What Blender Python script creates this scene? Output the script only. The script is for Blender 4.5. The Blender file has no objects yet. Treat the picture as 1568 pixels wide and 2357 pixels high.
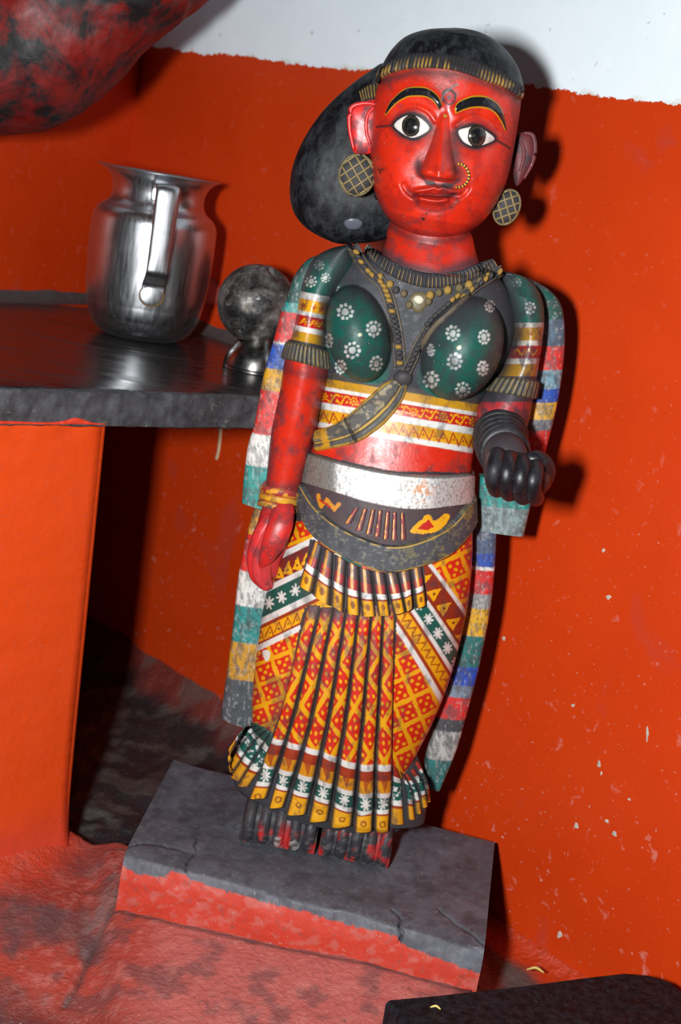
import bpy, math, random
import numpy as np
from math import sin, cos, radians, pi
from mathutils import Matrix, Vector
from mathutils.bvhtree import BVHTree

random.seed(7)
rng = np.random.default_rng(7)
scene = bpy.context.scene
COL = scene.collection

# ------------------------------------------------------------------ camera
W, H, F = 1568.0, 2357.0, 3000.0
PITCH, ROLL = radians(14), radians(10)
CAM = np.array([0.0, 0.0, 0.5])
FWD = np.array([0, cos(PITCH), -sin(PITCH)])
UP0 = np.array([0, sin(PITCH), cos(PITCH)])
R0 = np.array([1.0, 0, 0])
CX = cos(ROLL) * R0 + sin(ROLL) * UP0
CY = -sin(ROLL) * R0 + cos(ROLL) * UP0

cam_data = bpy.data.cameras.new('camera')
cam_data.sensor_fit = 'VERTICAL'
cam_data.sensor_height = 36.0
cam_data.sensor_width = 36.0 * W / H
cam_data.lens = F / H * 36.0
cam_data.clip_start = 0.01
cam_data.dof.use_dof = True
cam_data.dof.focus_distance = 0.91
cam_data.dof.aperture_fstop = 9.0
cam = bpy.data.objects.new('camera', cam_data)
COL.objects.link(cam)
M = Matrix.Identity(4)
for i in range(3):
    M[i][0] = CX[i]; M[i][1] = CY[i]; M[i][2] = -FWD[i]; M[i][3] = CAM[i]
cam.matrix_world = M
scene.camera = cam

# ------------------------------------------------------------------ light
world = bpy.data.worlds.new('world')
scene.world = world
world.use_nodes = True
world.node_tree.nodes['Background'].inputs[0].default_value = (0.85, 0.92, 1.0, 1)
world.node_tree.nodes['Background'].inputs[1].default_value = 0.014

fl = bpy.data.lights.new('camera_flash', 'AREA')
fl.shape = 'RECTANGLE'
fl.size = 0.045
fl.size_y = 0.07
fl.energy = 15.5
fl.color = (0.965, 0.985, 1.0)
flash = bpy.data.objects.new('camera_flash', fl)
COL.objects.link(flash)
fpos = CAM - CX * 0.135 + CY * 0.02
aim = np.array([0.05, 0.98, 0.27])
dz = fpos - aim
flash.matrix_world = Matrix.Translation(Vector(fpos)) @ Vector(dz).to_track_quat('Z', 'Y').to_matrix().to_4x4()

vs = scene.view_settings
vs.view_transform = 'Standard'
vs.look = 'None'
vs.gamma = 1.0
vs.use_curve_mapping = False
vs.exposure = 0.0

# ------------------------------------------------------------------ helpers
def lin(c):
    c = np.array(c, float) / 255.0
    return np.where(c <= 0.04045, c / 12.92, ((c + 0.055) / 1.055) ** 2.4)

def hsh(i, j, s):
    n = (i * 374761393 + j * 668265263 + s * 974634777) & 0xFFFFFFFF
    n = ((n ^ (n >> 13)) * 1274126177) & 0xFFFFFFFF
    return ((n ^ (n >> 16)) & 0xFFFF) / 65535.0

def vnoise(x, y, s=0):
    x = np.asarray(x, float); y = np.asarray(y, float)
    xi = np.floor(x).astype(np.int64); yi = np.floor(y).astype(np.int64)
    fx = x - xi; fy = y - yi
    fx = fx * fx * (3 - 2 * fx); fy = fy * fy * (3 - 2 * fy)
    a = hsh(xi, yi, s); b = hsh(xi + 1, yi, s); c = hsh(xi, yi + 1, s); d = hsh(xi + 1, yi + 1, s)
    return (a * (1 - fx) + b * fx) * (1 - fy) + (c * (1 - fx) + d * fx) * fy

def fbm(x, y, s=0, o=4):
    r = 0; a = 0.5; t = 0
    for k in range(o):
        r = r + a * vnoise(x * 2 ** k, y * 2 ** k, s + k * 17); t += a; a *= 0.5
    return r / t

def smooth(a, b, x):
    t = np.clip((x - a) / (b - a), 0, 1)
    return t * t * (3 - 2 * t)

def rays(px, py):
    px = np.asarray(px, float); py = np.asarray(py, float)
    d = FWD * F + CX * (px[..., None] - W / 2) - CY * (py[..., None] - H / 2)
    return d / np.linalg.norm(d, axis=-1, keepdims=True)

def on_plane(px, py, p0, n):
    """the place in the room that a plane shows at a given spot of the view"""
    d = rays(np.atleast_1d(px), np.atleast_1d(py)); n = np.array(n, float)
    t = ((np.array(p0) - CAM) @ n) / (d @ n)
    return CAM + d * t[..., None]

def at_y(px, py, Y): return on_plane(px, py, (0, Y, 0), (0, 1, 0))
def at_z(px, py, Z): return on_plane(px, py, (0, 0, Z), (0, 0, 1))

def proj(P):
    v = np.asarray(P) - CAM; z = v @ FWD
    return W / 2 + F * (v @ CX) / z, H / 2 - F * (v @ CY) / z

def spl(pts, n=80, closed=False):
    p = np.array(pts, float)
    if len(p) == 2 and not closed:
        t = np.linspace(0, 1, n)[:, None]
        return p[0] * (1 - t) + p[1] * t
    if closed: p = np.vstack([p[-1], p, p[0], p[1]])
    else: p = np.vstack([2 * p[0] - p[1], p, 2 * p[-1] - p[-2]])
    m = len(p) - 3
    t = np.linspace(0, m, n, endpoint=not closed)
    i = np.minimum(t.astype(int), m - 1); f = (t - i)[:, None]
    a, b, c, d = p[i], p[i + 1], p[i + 2], p[i + 3]
    return 0.5 * ((2 * b) + (-a + c) * f + (2 * a - 5 * b + 4 * c - d) * f ** 2 + (-a + 3 * b - 3 * c + d) * f ** 3)

def arc(pts, n):
    """even resampling of a smooth line by length"""
    q = spl(pts, max(200, n * 3))
    s = np.r_[0, np.cumsum(np.linalg.norm(np.diff(q, axis=0), axis=1))]
    t = np.linspace(0, s[-1], n)
    return np.stack([np.interp(t, s, q[:, k]) for k in range(q.shape[1])], 1)

def grid_faces(n, m, cu=False, cv=False, off=0):
    a = np.arange(n * m).reshape(n, m) + off
    if cu: a = np.vstack([a, a[:1]])
    if cv: a = np.hstack([a, a[:, :1]])
    return np.stack([a[:-1, :-1], a[:-1, 1:], a[1:, 1:], a[1:, :-1]], -1).reshape(-1, 4)

class Geo:
    """vertices, quads/triangles and colours collected into one mesh"""
    def __init__(s): s.v = []; s.f = []; s.c = []; s.n = 0
    def add(s, v, f, c=None):
        v = np.asarray(v, float).reshape(-1, 3)
        if c is None: c = np.full((len(v), 3), 0.5)
        c = np.asarray(c, float)
        if c.ndim == 1: c = np.tile(c, (len(v), 1))
        s.v.append(v); s.c.append(c.reshape(-1, 3)); s.f.append((np.asarray(f) + s.n)); s.n += len(v)
        return s
    def mesh(s, name):
        v = np.vstack(s.v); c = np.vstack(s.c)
        sizes = np.concatenate([np.full(len(f), f.shape[1]) for f in s.f])
        loops = np.concatenate([f.ravel() for f in s.f]).astype(np.int32)
        me = bpy.data.meshes.new(name)
        me.vertices.add(len(v)); me.vertices.foreach_set('co', v.astype(np.float32).ravel())
        me.loops.add(len(loops)); me.loops.foreach_set('vertex_index', loops)
        me.polygons.add(len(sizes))
        st = np.r_[0, np.cumsum(sizes)[:-1]].astype(np.int32)
        me.polygons.foreach_set('loop_start', st)
        try: me.polygons.foreach_set('loop_total', sizes.astype(np.int32))
        except Exception: pass
        me.polygons.foreach_set('use_smooth', np.ones(len(sizes), bool))
        me.update(calc_edges=True); me.validate()
        ca = me.color_attributes.new('Col', 'FLOAT_COLOR', 'POINT')
        rgba = np.ones((len(v), 4), np.float32); rgba[:, :3] = c
        ca.data.foreach_set('color', rgba.ravel())
        return me
    def bvh(s):
        v = np.vstack(s.v).tolist(); f = []
        for q in s.f: f += q.tolist()
        return BVHTree.FromPolygons(v, f)
    def build(s, name, mat, parent=None):
        me = s.mesh(name); me.materials.append(mat)
        o = bpy.data.objects.new(name, me); COL.objects.link(o)
        if parent is not None: o.parent = parent; o.matrix_parent_inverse = parent.matrix_world.inverted()
        return o

def tag(o, label=None, cat=None, group=None, kind=None):
    if label: o['label'] = label
    if cat: o['category'] = cat
    if group: o['group'] = group
    if kind: o['kind'] = kind
    return o

def empty(name, loc):
    o = bpy.data.objects.new(name, None); COL.objects.link(o); o.location = loc
    o.empty_display_size = 0.02
    o.matrix_world = Matrix.Translation(Vector(loc))
    return o

def flat_shade(o, angle=35):
    me = o.data
    bpy.context.view_layer.update()
    try:
        me.set_sharp_from_angle(angle=radians(angle))
    except Exception: pass

# ---- geometry bits
def tube(path, rad, nt=16, flat=None, side=None):
    """closed tapering tube along 3-D points (rad per point)"""
    p = np.array(path, float); n = len(p); rad = np.broadcast_to(np.array(rad, float), (n,))
    t = np.gradient(p, axis=0); t /= np.linalg.norm(t, axis=1, keepdims=True)
    ref = np.array(side if side is not None else ([1, 0, 0] if abs(t[0][0]) < 0.8 else [0, 0, 1]), float)
    a = ref - (t @ ref)[:, None] * t; a /= np.linalg.norm(a, axis=1, keepdims=True)
    b = np.cross(t, a)
    th = np.linspace(0, 2 * pi, nt, endpoint=False)
    fl = 1.0 if flat is None else flat
    v = p[:, None] + rad[:, None, None] * (a[:, None] * np.cos(th)[None, :, None] + fl * b[:, None] * np.sin(th)[None, :, None])
    v = v.reshape(-1, 3)
    f = grid_faces(n, nt, cv=True)
    g = [f]; vv = np.vstack([v, p[0], p[-1]])
    k = np.arange(nt); k2 = (k + 1) % nt
    tri = np.vstack([np.stack([k2, k, np.full(nt, n * nt)], 1), np.stack([k + (n - 1) * nt, k2 + (n - 1) * nt, np.full(nt, n * nt + 1)], 1)])
    return vv, f, tri

def add_tube(g, path, rad, nt=16, col=None, flat=None, side=None):
    v, f, tri = tube(path, rad, nt, flat, side)
    c = np.full((len(v), 3), 0.5) if col is None else np.broadcast_to(np.asarray(col, float), (len(v), 3)).copy()
    b = g.n
    g.v.append(v); g.c.append(c); g.f.append(f + b); g.f.append(tri + b); g.n += len(v)

def capsule_path(pts, rads, n=26):
    """smooth chain with rounded ends"""
    q = spl(pts, n); r = np.interp(np.linspace(0, 1, n), np.linspace(0, 1, len(rads)), rads)
    d0 = q[0] - q[1]; d0 /= np.linalg.norm(d0); d1 = q[-1] - q[-2]; d1 /= np.linalg.norm(d1)
    ph = np.linspace(0, pi / 2, 6)[1:]
    head = [q[0] + d0 * r[0] * sin(a) for a in ph][::-1]; hr = [max(r[0] * cos(a), 1e-5) for a in ph][::-1]
    tail = [q[-1] + d1 * r[-1] * sin(a) for a in ph]; tr = [max(r[-1] * cos(a), 1e-5) for a in ph]
    return np.vstack([head, q, tail]), np.r_[hr, r, tr]

def ellipsoid(c, r, n=24, m=32):
    th = np.linspace(0, pi, n)[:, None]; ph = np.linspace(0, 2 * pi, m, endpoint=False)[None]
    x = np.sin(th) * np.cos(ph); y = np.sin(th) * np.sin(ph); z = np.cos(th) * np.ones_like(ph)
    v = np.stack([x * r[0], y * r[1], z * r[2]], -1) + np.array(c)
    return v.reshape(-1, 3), grid_faces(n, m, cv=True)

def lathe(prof, m=96, c=(0, 0, 0)):
    p = np.array(prof, float); th = np.linspace(0, 2 * pi, m, endpoint=False)
    v = np.stack([p[:, 0:1] * np.cos(th), p[:, 0:1] * np.sin(th), p[:, 1:2] * np.ones((1, m))], -1) + np.array(c)
    return v.reshape(-1, 3), grid_faces(len(p), m, cv=True)[:, ::-1]

# ---- painting: pigment per vertex, laid out on the carving's own front
class Paint:
    def __init__(s, u, v, base, wob=1.6, seed=3):
        s.u = u + wob * (fbm(u / 9, v / 9, seed) - 0.5) * 3; s.v = v + wob * (fbm(u / 9, v / 9, seed + 50) - 0.5) * 3
        s.u0, s.v0 = u, v
        s.c = np.tile(lin(base), (u.size, 1)).reshape(u.shape + (3,))
    def put(s, a, col):
        a = np.clip(a, 0, 1)[..., None]; s.c = s.c * (1 - a) + lin(col) * a
    def mask_poly(s, pts):
        p = np.array(pts, float); x, y = s.u, s.v; ins = np.zeros(x.shape, bool)
        bb = (x > p[:, 0].min()) & (x < p[:, 0].max()) & (y > p[:, 1].min()) & (y < p[:, 1].max())
        xs, ys = x[bb], y[bb]; r = np.zeros(xs.shape, bool)
        for i in range(len(p)):
            (x1, y1), (x2, y2) = p[i - 1], p[i]
            if y1 == y2: continue
            r ^= ((y1 > ys) != (y2 > ys)) & (xs < (x2 - x1) * (ys - y1) / (y2 - y1) + x1)
        ins[bb] = r
        return ins
    def poly(s, pts, col, a=1.0, sp=True):
        q = spl(pts, 120, True) if sp else pts
        s.put(s.mask_poly(q) * a, col)
    def dist(s, pts):
        p = np.array(pts, float); d = np.full(s.u.shape, 1e9)
        for i in range(len(p) - 1):
            a, b = p[i], p[i + 1]; ab = b - a; L = max(ab @ ab, 1e-9)
            t = np.clip(((s.u - a[0]) * ab[0] + (s.v - a[1]) * ab[1]) / L, 0, 1)
            d = np.minimum(d, np.hypot(s.u - a[0] - t * ab[0], s.v - a[1] - t * ab[1]))
        return d
    def stroke(s, pts, w, col, a=1.0, n=0):
        q = arc(pts, n) if n else pts
        s.put(np.clip(0.5 + (w / 2 - s.dist(q)) / 1.6, 0, 1) * a, col)
    def disc(s, x, y, r, col, a=1.0, ry=None):
        ry = ry or r
        d = np.hypot((s.u - x) / r, (s.v - y) / ry)
        s.put(np.clip(0.5 + (1 - d) * r / 1.6, 0, 1) * a, col)
    def flower(s, x, y, r, col, n=9, a=1.0, sq=1.0, ph=0.0):
        m = (np.hypot(s.u - x, s.v - y) < r * 1.6)
        if not m.any(): return
        s.disc(x, y, r * 0.42 * sq, col, a * 0.9, r * 0.42)
        for k in range(n):
            t = 2 * pi * k / n + ph
            s.disc(x + cos(t) * r * 0.8 * sq, y + sin(t) * r * 0.8, r * 0.2, col, a)
    def star(s, x, y, r, col, n=8, a=1.0, sq=1.0):
        for k in range(n):
            t = 2 * pi * k / n + 0.3
            s.stroke([(x, y), (x + cos(t) * r * sq, y + sin(t) * r)], max(2.4, r * 0.34), col, a)
    def grime(s, amt=0.5, scale=14, seed=9, col=(46, 46, 52), th=0.5, m=None):
        n = fbm(s.u0 / scale, s.v0 / (scale * 1.6), seed, 5)
        a = smooth(th, th + 0.22, n) * amt
        if m is not None: a = a * m
        s.put(a, col)

RED = (188, 36, 15); DRED = (150, 22, 20); YEL = (208, 148, 12); GRN = (14, 76, 66); WHT = (200, 198, 192)
DRK = (50, 51, 57); BRN = (140, 48, 14); TEAL = (28, 132, 124); BLU = (34, 82, 178); GRY = (96, 97, 101); ORG = (188, 74, 16)

def lattice(P, m, o, e1, e2, lw=0.11, dots=True, bg=RED):
    """painted trellis of yellow lines with dots in the cells"""
    E = np.linalg.inv(np.array([e1, e2], float).T)
    du, dv = P.u - o[0], P.v - o[1]
    a = E[0, 0] * du + E[0, 1] * dv; b = E[1, 0] * du + E[1, 1] * dv
    fa, fb = a - np.floor(a), b - np.floor(b)
    P.put(m * 1.0, bg)
    if dots:
        for (x, y) in ((0.3, 0.3), (0.7, 0.3), (0.5, 0.52), (0.3, 0.74), (0.7, 0.74)):
            L1, L2 = np.linalg.norm(e1), np.linalg.norm(e2)
            d = np.hypot((fa - x) * L1, (fb - y) * L2)
            P.put(m * np.clip(0.5 + (4.1 - d) / 1.6, 0, 1), YEL)
    w = lw + 0.05 * (fbm(P.u0 / 20, P.v0 / 20, 77) - 0.5)
    e = np.minimum(np.minimum(fa, 1 - fa), np.minimum(fb, 1 - fb))
    P.put(m * np.clip(0.5 + (w - e) * 26, 0, 1), YEL)

# ---- carved shells: outline left/right + depth, one ring per height
AX = lambda py: 1040 - (py - 330) * 0.19

class Shell:
    def __init__(s, L, R, Y, depth, nz, nf, nb=26, e=0.9, zlim=None):
        l = at_y(*spl(L, 240).T, Y); r = at_y(*spl(R, 240).T, Y)
        l = l[np.argsort(l[:, 2])]; r = r[np.argsort(r[:, 2])]
        d = np.array(depth, float)
        dzs = at_y(AX(d[:, 0]), d[:, 0], Y)[:, 2]
        o = np.argsort(dzs); s.dz = dzs[o]; s.df = d[o, 1]; s.db = d[o, 2]
        s.l, s.r, s.Y, s.e = l, r, Y, e
        z0 = max(l[0, 2], r[0, 2]) if zlim is None else zlim[0]
        z1 = min(l[-1, 2], r[-1, 2]) if zlim is None else zlim[1]
        s.z = np.linspace(z1, z0, nz)
        tf = np.linspace(0, pi, nf); tb = np.linspace(pi, 2 * pi, nb + 2)[1:-1]
        s.t = np.r_[tf, tb]; s.nf = nf
    def pts(s, z, t, off=0.0):
        xl = np.interp(z, s.l[:, 2], s.l[:, 0]); xr = np.interp(z, s.r[:, 2], s.r[:, 0])
        bf = np.interp(z, s.dz, s.df); bb = np.interp(z, s.dz, s.db)
        # soften the depth interpolation
        c, a = (xl + xr) / 2, (xr - xl) / 2
        ct, st = np.cos(t), np.sin(t)
        q = lambda w: np.sign(w) * np.abs(w) ** s.e
        x = c + (a + off) * q(ct)
        y = np.where(st >= 0, s.Y - (bf + off) * np.abs(st) ** s.e, s.Y + (bb + off) * np.abs(st) ** s.e)
        return np.stack(np.broadcast_arrays(x, y, z), -1)
    def grid(s):
        return s.pts(s.z[:, None], s.t[None])
    def faces(s): return grid_faces(len(s.z), len(s.t), cv=True)
    def caps(s, V):
        """closing centre points for the top and bottom ring"""
        n, m = V.shape[:2]; top = V[0].mean(0); bot = V[-1].mean(0)
        k = np.arange(m); k2 = (k + 1) % m
        tri = np.vstack([np.stack([k2, k, np.full(m, n * m)], 1), np.stack([k + (n - 1) * m, k2 + (n - 1) * m, np.full(m, n * m + 1)], 1)])
        return np.vstack([V.reshape(-1, 3), top, bot]), tri

def add_shell(g, sh, V, colf):
    vv, tri = sh.caps(V)
    u, v = proj(vv)
    c = colf(u, v, vv)
    b = g.n
    g.v.append(vv); g.c.append(c.reshape(-1, 3)); g.f.append(sh.faces() + b); g.f.append(tri + b); g.n += len(vv)

def cast(bvh, px, py, Y=0.9):
    """points and normals of a carved surface seen at given spots"""
    px = np.asarray(px, float); sh = px.shape
    d = rays(px.ravel(), np.asarray(py, float).ravel())
    P = np.zeros((d.shape[0], 3)); N = np.zeros_like(P)
    c = Vector(CAM)
    for i in range(len(d)):
        h = bvh.ray_cast(c, Vector(d[i]))
        if h[0] is None:
            t = (Y - CAM[1]) / d[i][1]
            q = Vector(CAM + d[i] * t)
            h = bvh.find_nearest(q)
            P[i] = CAM + d[i] * np.linalg.norm(np.array(h[0]) - CAM); n = np.array(h[1])
        else:
            P[i] = h[0]; n = np.array(h[1])
        if n @ d[i] > 0: n = -n
        N[i] = n
    N = N * 0.6 - d * 0.4 * 1.0
    N /= np.linalg.norm(N, axis=1, keepdims=True)
    return P.reshape(sh + (3,)), N.reshape(sh + (3,))

def ribbon(g, bvh, A, B, n, m, thick, colf, prof=None, ends=True, Y=0.9, sink=0.0012, smoothing=2, even=True):
    """raised strip lying on a carved surface, between two edge lines"""
    a = (arc if even else spl)(A, n); b = (arc if even else spl)(B, n)
    s = np.linspace(0, 1, m)
    q = a[:, None] * (1 - s)[None, :, None] + b[:, None] * s[None, :, None]
    P, N = cast(bvh, q[..., 0], q[..., 1], Y)
    for _ in range(smoothing):
        for X in (P, N):
            X[1:-1] = (X[:-2] + 2 * X[1:-1] + X[2:]) / 4
            X[:, 1:-1] = (X[:, :-2] + 2 * X[:, 1:-1] + X[:, 2:]) / 4
    if prof is None: prof = lambda t, s: np.sqrt(np.clip(1 - np.abs(2 * s - 1) ** 3, 0, 1))
    tt = np.linspace(0, 1, n)[:, None]
    h = thick * prof(tt, s[None]) * np.ones((n, m))
    h[:, 0] = -sink; h[:, -1] = -sink
    if ends: h[0] = -sink; h[-1] = -sink
    V = P + N * h[..., None]
    u, v = q[..., 0], q[..., 1]
    c = colf(u, v, tt * np.ones((n, m)), s[None] * np.ones((n, m)))
    g.add(V.reshape(-1, 3), grid_faces(n, m), c.reshape(-1, 3))
    return V

def relief(g, bvh, outline, n, rings, thick, col, Y=0.9, dome=0.5, closed_spl=True, colf=None):
    """raised, domed patch with a given outline lying on a carved surface"""
    o = spl(outline, n, True) if closed_spl else np.array(outline, float)
    c = o.mean(0); s = np.linspace(0, 1, rings)[1:]
    q = c + (o - c)[None] * s[:, None, None]
    q = np.vstack([c[None], q.reshape(-1, 2)])
    P, N = cast(bvh, q[:, 0], q[:, 1], Y)
    h = np.r_[1.0, np.repeat(np.clip(1 - s ** 2.2, 0, 1) ** dome, n)] * thick
    h[-n:] = -0.0008
    V = P + N * h[:, None]
    k = np.arange(n); k2 = (k + 1) % n
    cc = np.tile(lin(col), (len(V), 1)) if colf is None else colf(q[:, 0], q[:, 1])
    b = g.n
    g.v.append(V); g.c.append(cc); g.f.append(np.stack([np.zeros(n, int), 1 + k2, 1 + k], 1) + b)
    g.f.append(grid_faces(rings - 1, n, cv=True, off=1) + b); g.n += len(V)

# ------------------------------------------------------------------ materials
def nodes_of(name):
    m = bpy.data.materials.new(name); m.use_nodes = True
    nt = m.node_tree; b = nt.nodes['Principled BSDF']
    return m, nt, b

def N(nt, kind, **kw):
    n = nt.nodes.new(kind)
    for k, v in kw.items():
        if k in n.inputs: n.inputs[k].default_value = v
        else: setattr(n, k, v)
    return n

def noise(nt, scale, detail=6, rough=0.6, vec=None, dist=0.0):
    n = N(nt, 'ShaderNodeTexNoise'); n.inputs['Scale'].default_value = scale; n.inputs['Detail'].default_value = detail
    n.inputs['Roughness'].default_value = rough; n.inputs['Distortion'].default_value = dist
    if vec is not None: nt.links.new(vec, n.inputs['Vector'])
    return n.outputs['Fac']

def ramp(nt, fac, stops, interp='LINEAR'):
    r = nt.nodes.new('ShaderNodeValToRGB'); r.color_ramp.interpolation = interp
    el = r.color_ramp.elements
    while len(el) < len(stops): el.new(0.5)
    for e, (p, c) in zip(el, stops):
        e.position = p
        e.color = (*(c if hasattr(c, '__len__') else (c, c, c)), 1)
    nt.links.new(fac, r.inputs['Fac'])
    return r.outputs['Color']

def mix(nt, fac, a, b, mode='MIX'):
    m = nt.nodes.new('ShaderNodeMix'); m.data_type = 'RGBA'; m.blend_type = mode
    for sock, val in ((m.inputs[0], fac), (m.inputs[6], a), (m.inputs[7], b)):
        if hasattr(val, 'is_linked'): nt.links.new(val, sock)
        else: sock.default_value = val if not hasattr(val, '__len__') else (*val[:3], 1)
    return m.outputs[2]

def mth(nt, op, a, b=None, c=None):
    m = nt.nodes.new('ShaderNodeMath'); m.operation = op
    for i, val in enumerate((a, b, c)):
        if val is None: continue
        if hasattr(val, 'is_linked'): nt.links.new(val, m.inputs[i])
        else: m.inputs[i].default_value = val
    return m.outputs[0]

def bump(nt, b, h, strength, dist=0.001):
    n = nt.nodes.new('ShaderNodeBump'); n.inputs['Strength'].default_value = strength; n.inputs['Distance'].default_value = dist
    nt.links.new(h, n.inputs['Height']); nt.links.new(n.outputs[0], b.inputs['Normal'])

def coord(nt, which='Object'): return nt.nodes.new('ShaderNodeTexCoord').outputs[which]
def colattr(nt):
    a = nt.nodes.new('ShaderNodeAttribute'); a.attribute_name = 'Col'; return a.outputs['Color']

def painted(name, rough=0.29, dirt=0.75, dirtcol=(0.028, 0.028, 0.032), bmp=0.25, lo=0.50, hi=0.66, coat=0.0, metal=0.0, spec=0.5):
    m, nt, b = nodes_of(name); co = coord(nt)
    n1 = mth(nt, 'ADD', mth(nt, 'MULTIPLY', noise(nt, 48, 10, 0.72, co, 0.4), 0.55), mth(nt, 'MULTIPLY', noise(nt, 190, 8, 0.75, co, 0.3), 0.45))
    f = ramp(nt, n1, [(lo, 0.0), (hi, dirt)])
    n3 = noise(nt, 420, 4, 0.6, co)
    speck = ramp(nt, n3, [(0.66, 0.0), (0.72, 0.55)])
    c = mix(nt, f, colattr(nt), dirtcol)
    c = mix(nt, speck, c, tuple(x * 1.2 for x in dirtcol))
    n4 = noise(nt, 700, 2, 0.5, co)
    c = mix(nt, ramp(nt, n4, [(0.735, 0.0), (0.76, 0.6)]), c, (0.45, 0.43, 0.4))
    nt.links.new(c, b.inputs['Base Color'])
    r = ramp(nt, noise(nt, 90, 5, 0.6, co), [(0.3, rough * 0.8), (0.75, min(1, rough * 1.7))])
    bw = nt.nodes.new('ShaderNodeRGBToBW'); nt.links.new(c, bw.inputs[0])
    sooty = ramp(nt, bw.outputs[0], [(0.0085, 0.15), (0.020, 0.75), (0.10, 0.0)])
    r = mix(nt, sooty, r, (0.62, 0.62, 0.62)) if name != 'glossy_eye_paint' else r
    nt.links.new(r, b.inputs['Roughness'])
    b.inputs['Metallic'].default_value = metal
    nt.links.new(mix(nt, sooty, (spec, spec, spec), (0.10, 0.10, 0.10)) if name != 'glossy_eye_paint' else ramp(nt, sooty, [(0, spec), (1, spec)]), b.inputs['Specular IOR Level'])
    bump(nt, b, noise(nt, 160, 8, 0.65, co), bmp, 0.0012)
    return m

M_PAINT = painted('lacquered_painted_wood')
M_CLOTH = painted('painted_carved_cloth', rough=0.38, dirt=0.6, lo=0.54, hi=0.75, bmp=0.22)
M_SHAWL = painted('worn_painted_shawl', rough=0.45, dirt=0.85, lo=0.5, hi=0.66, bmp=0.35)
M_ORN = painted('dusty_gilt_ornament', rough=0.45, dirt=0.6, lo=0.5, hi=0.68, bmp=0.3)
M_EYE = painted('glossy_eye_paint', rough=0.16, dirt=0.25, lo=0.56, hi=0.8, bmp=0.05)
M_SILVER = painted('silver_painted_belt', rough=0.42, dirt=0.5, lo=0.58, hi=0.66, bmp=0.2, metal=0.35)

def black_wood(name, rough=0.4, a=(0.010, 0.010, 0.012), bcol=(0.075, 0.08, 0.092), lo=0.42, hi=0.72, bmp=0.3, scale=45, spec=0.5):
    m, nt, b = nodes_of(name); co = coord(nt)
    mp = nt.nodes.new('ShaderNodeMapping'); mp.inputs['Scale'].default_value = (1.5, 1.5, 0.7); nt.links.new(co, mp.inputs['Vector'])
    n1 = noise(nt, scale, 10, 0.72, mp.outputs[0], 0.3)
    c = ramp(nt, n1, [(lo, a), (hi, bcol)])
    n3 = noise(nt, 520, 3, 0.6, co)
    c = mix(nt, ramp(nt, n3, [(0.70, 0.0), (0.75, 0.55)]), c, (0.30, 0.29, 0.27))
    nt.links.new(c, b.inputs['Base Color'])
    nt.links.new(ramp(nt, noise(nt, 70, 6, 0.65, co), [(0.3, rough * 0.75), (0.75, min(1, rough * 1.6))]), b.inputs['Roughness'])
    b.inputs['Specular IOR Level'].default_value = spec
    bump(nt, b, noise(nt, 180, 8, 0.7, co), bmp, 0.0012)
    return m

M_HAIR = black_wood('black_lacquered_hair', 0.40, a=(0.0045, 0.0045, 0.0055), bcol=(0.036, 0.039, 0.047), lo=0.44, hi=0.70, scale=95, spec=0.16)
M_SLAB = black_wood('black_oiled_board', 0.42, a=(0.004, 0.0048, 0.0065), bcol=(0.024, 0.028, 0.036), scale=110, bmp=1.0, spec=0.14)
M_HAND = black_wood('soot_black_wood', 0.4, a=(0.012, 0.012, 0.014), bcol=(0.04, 0.04, 0.046), spec=0.3)

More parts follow.
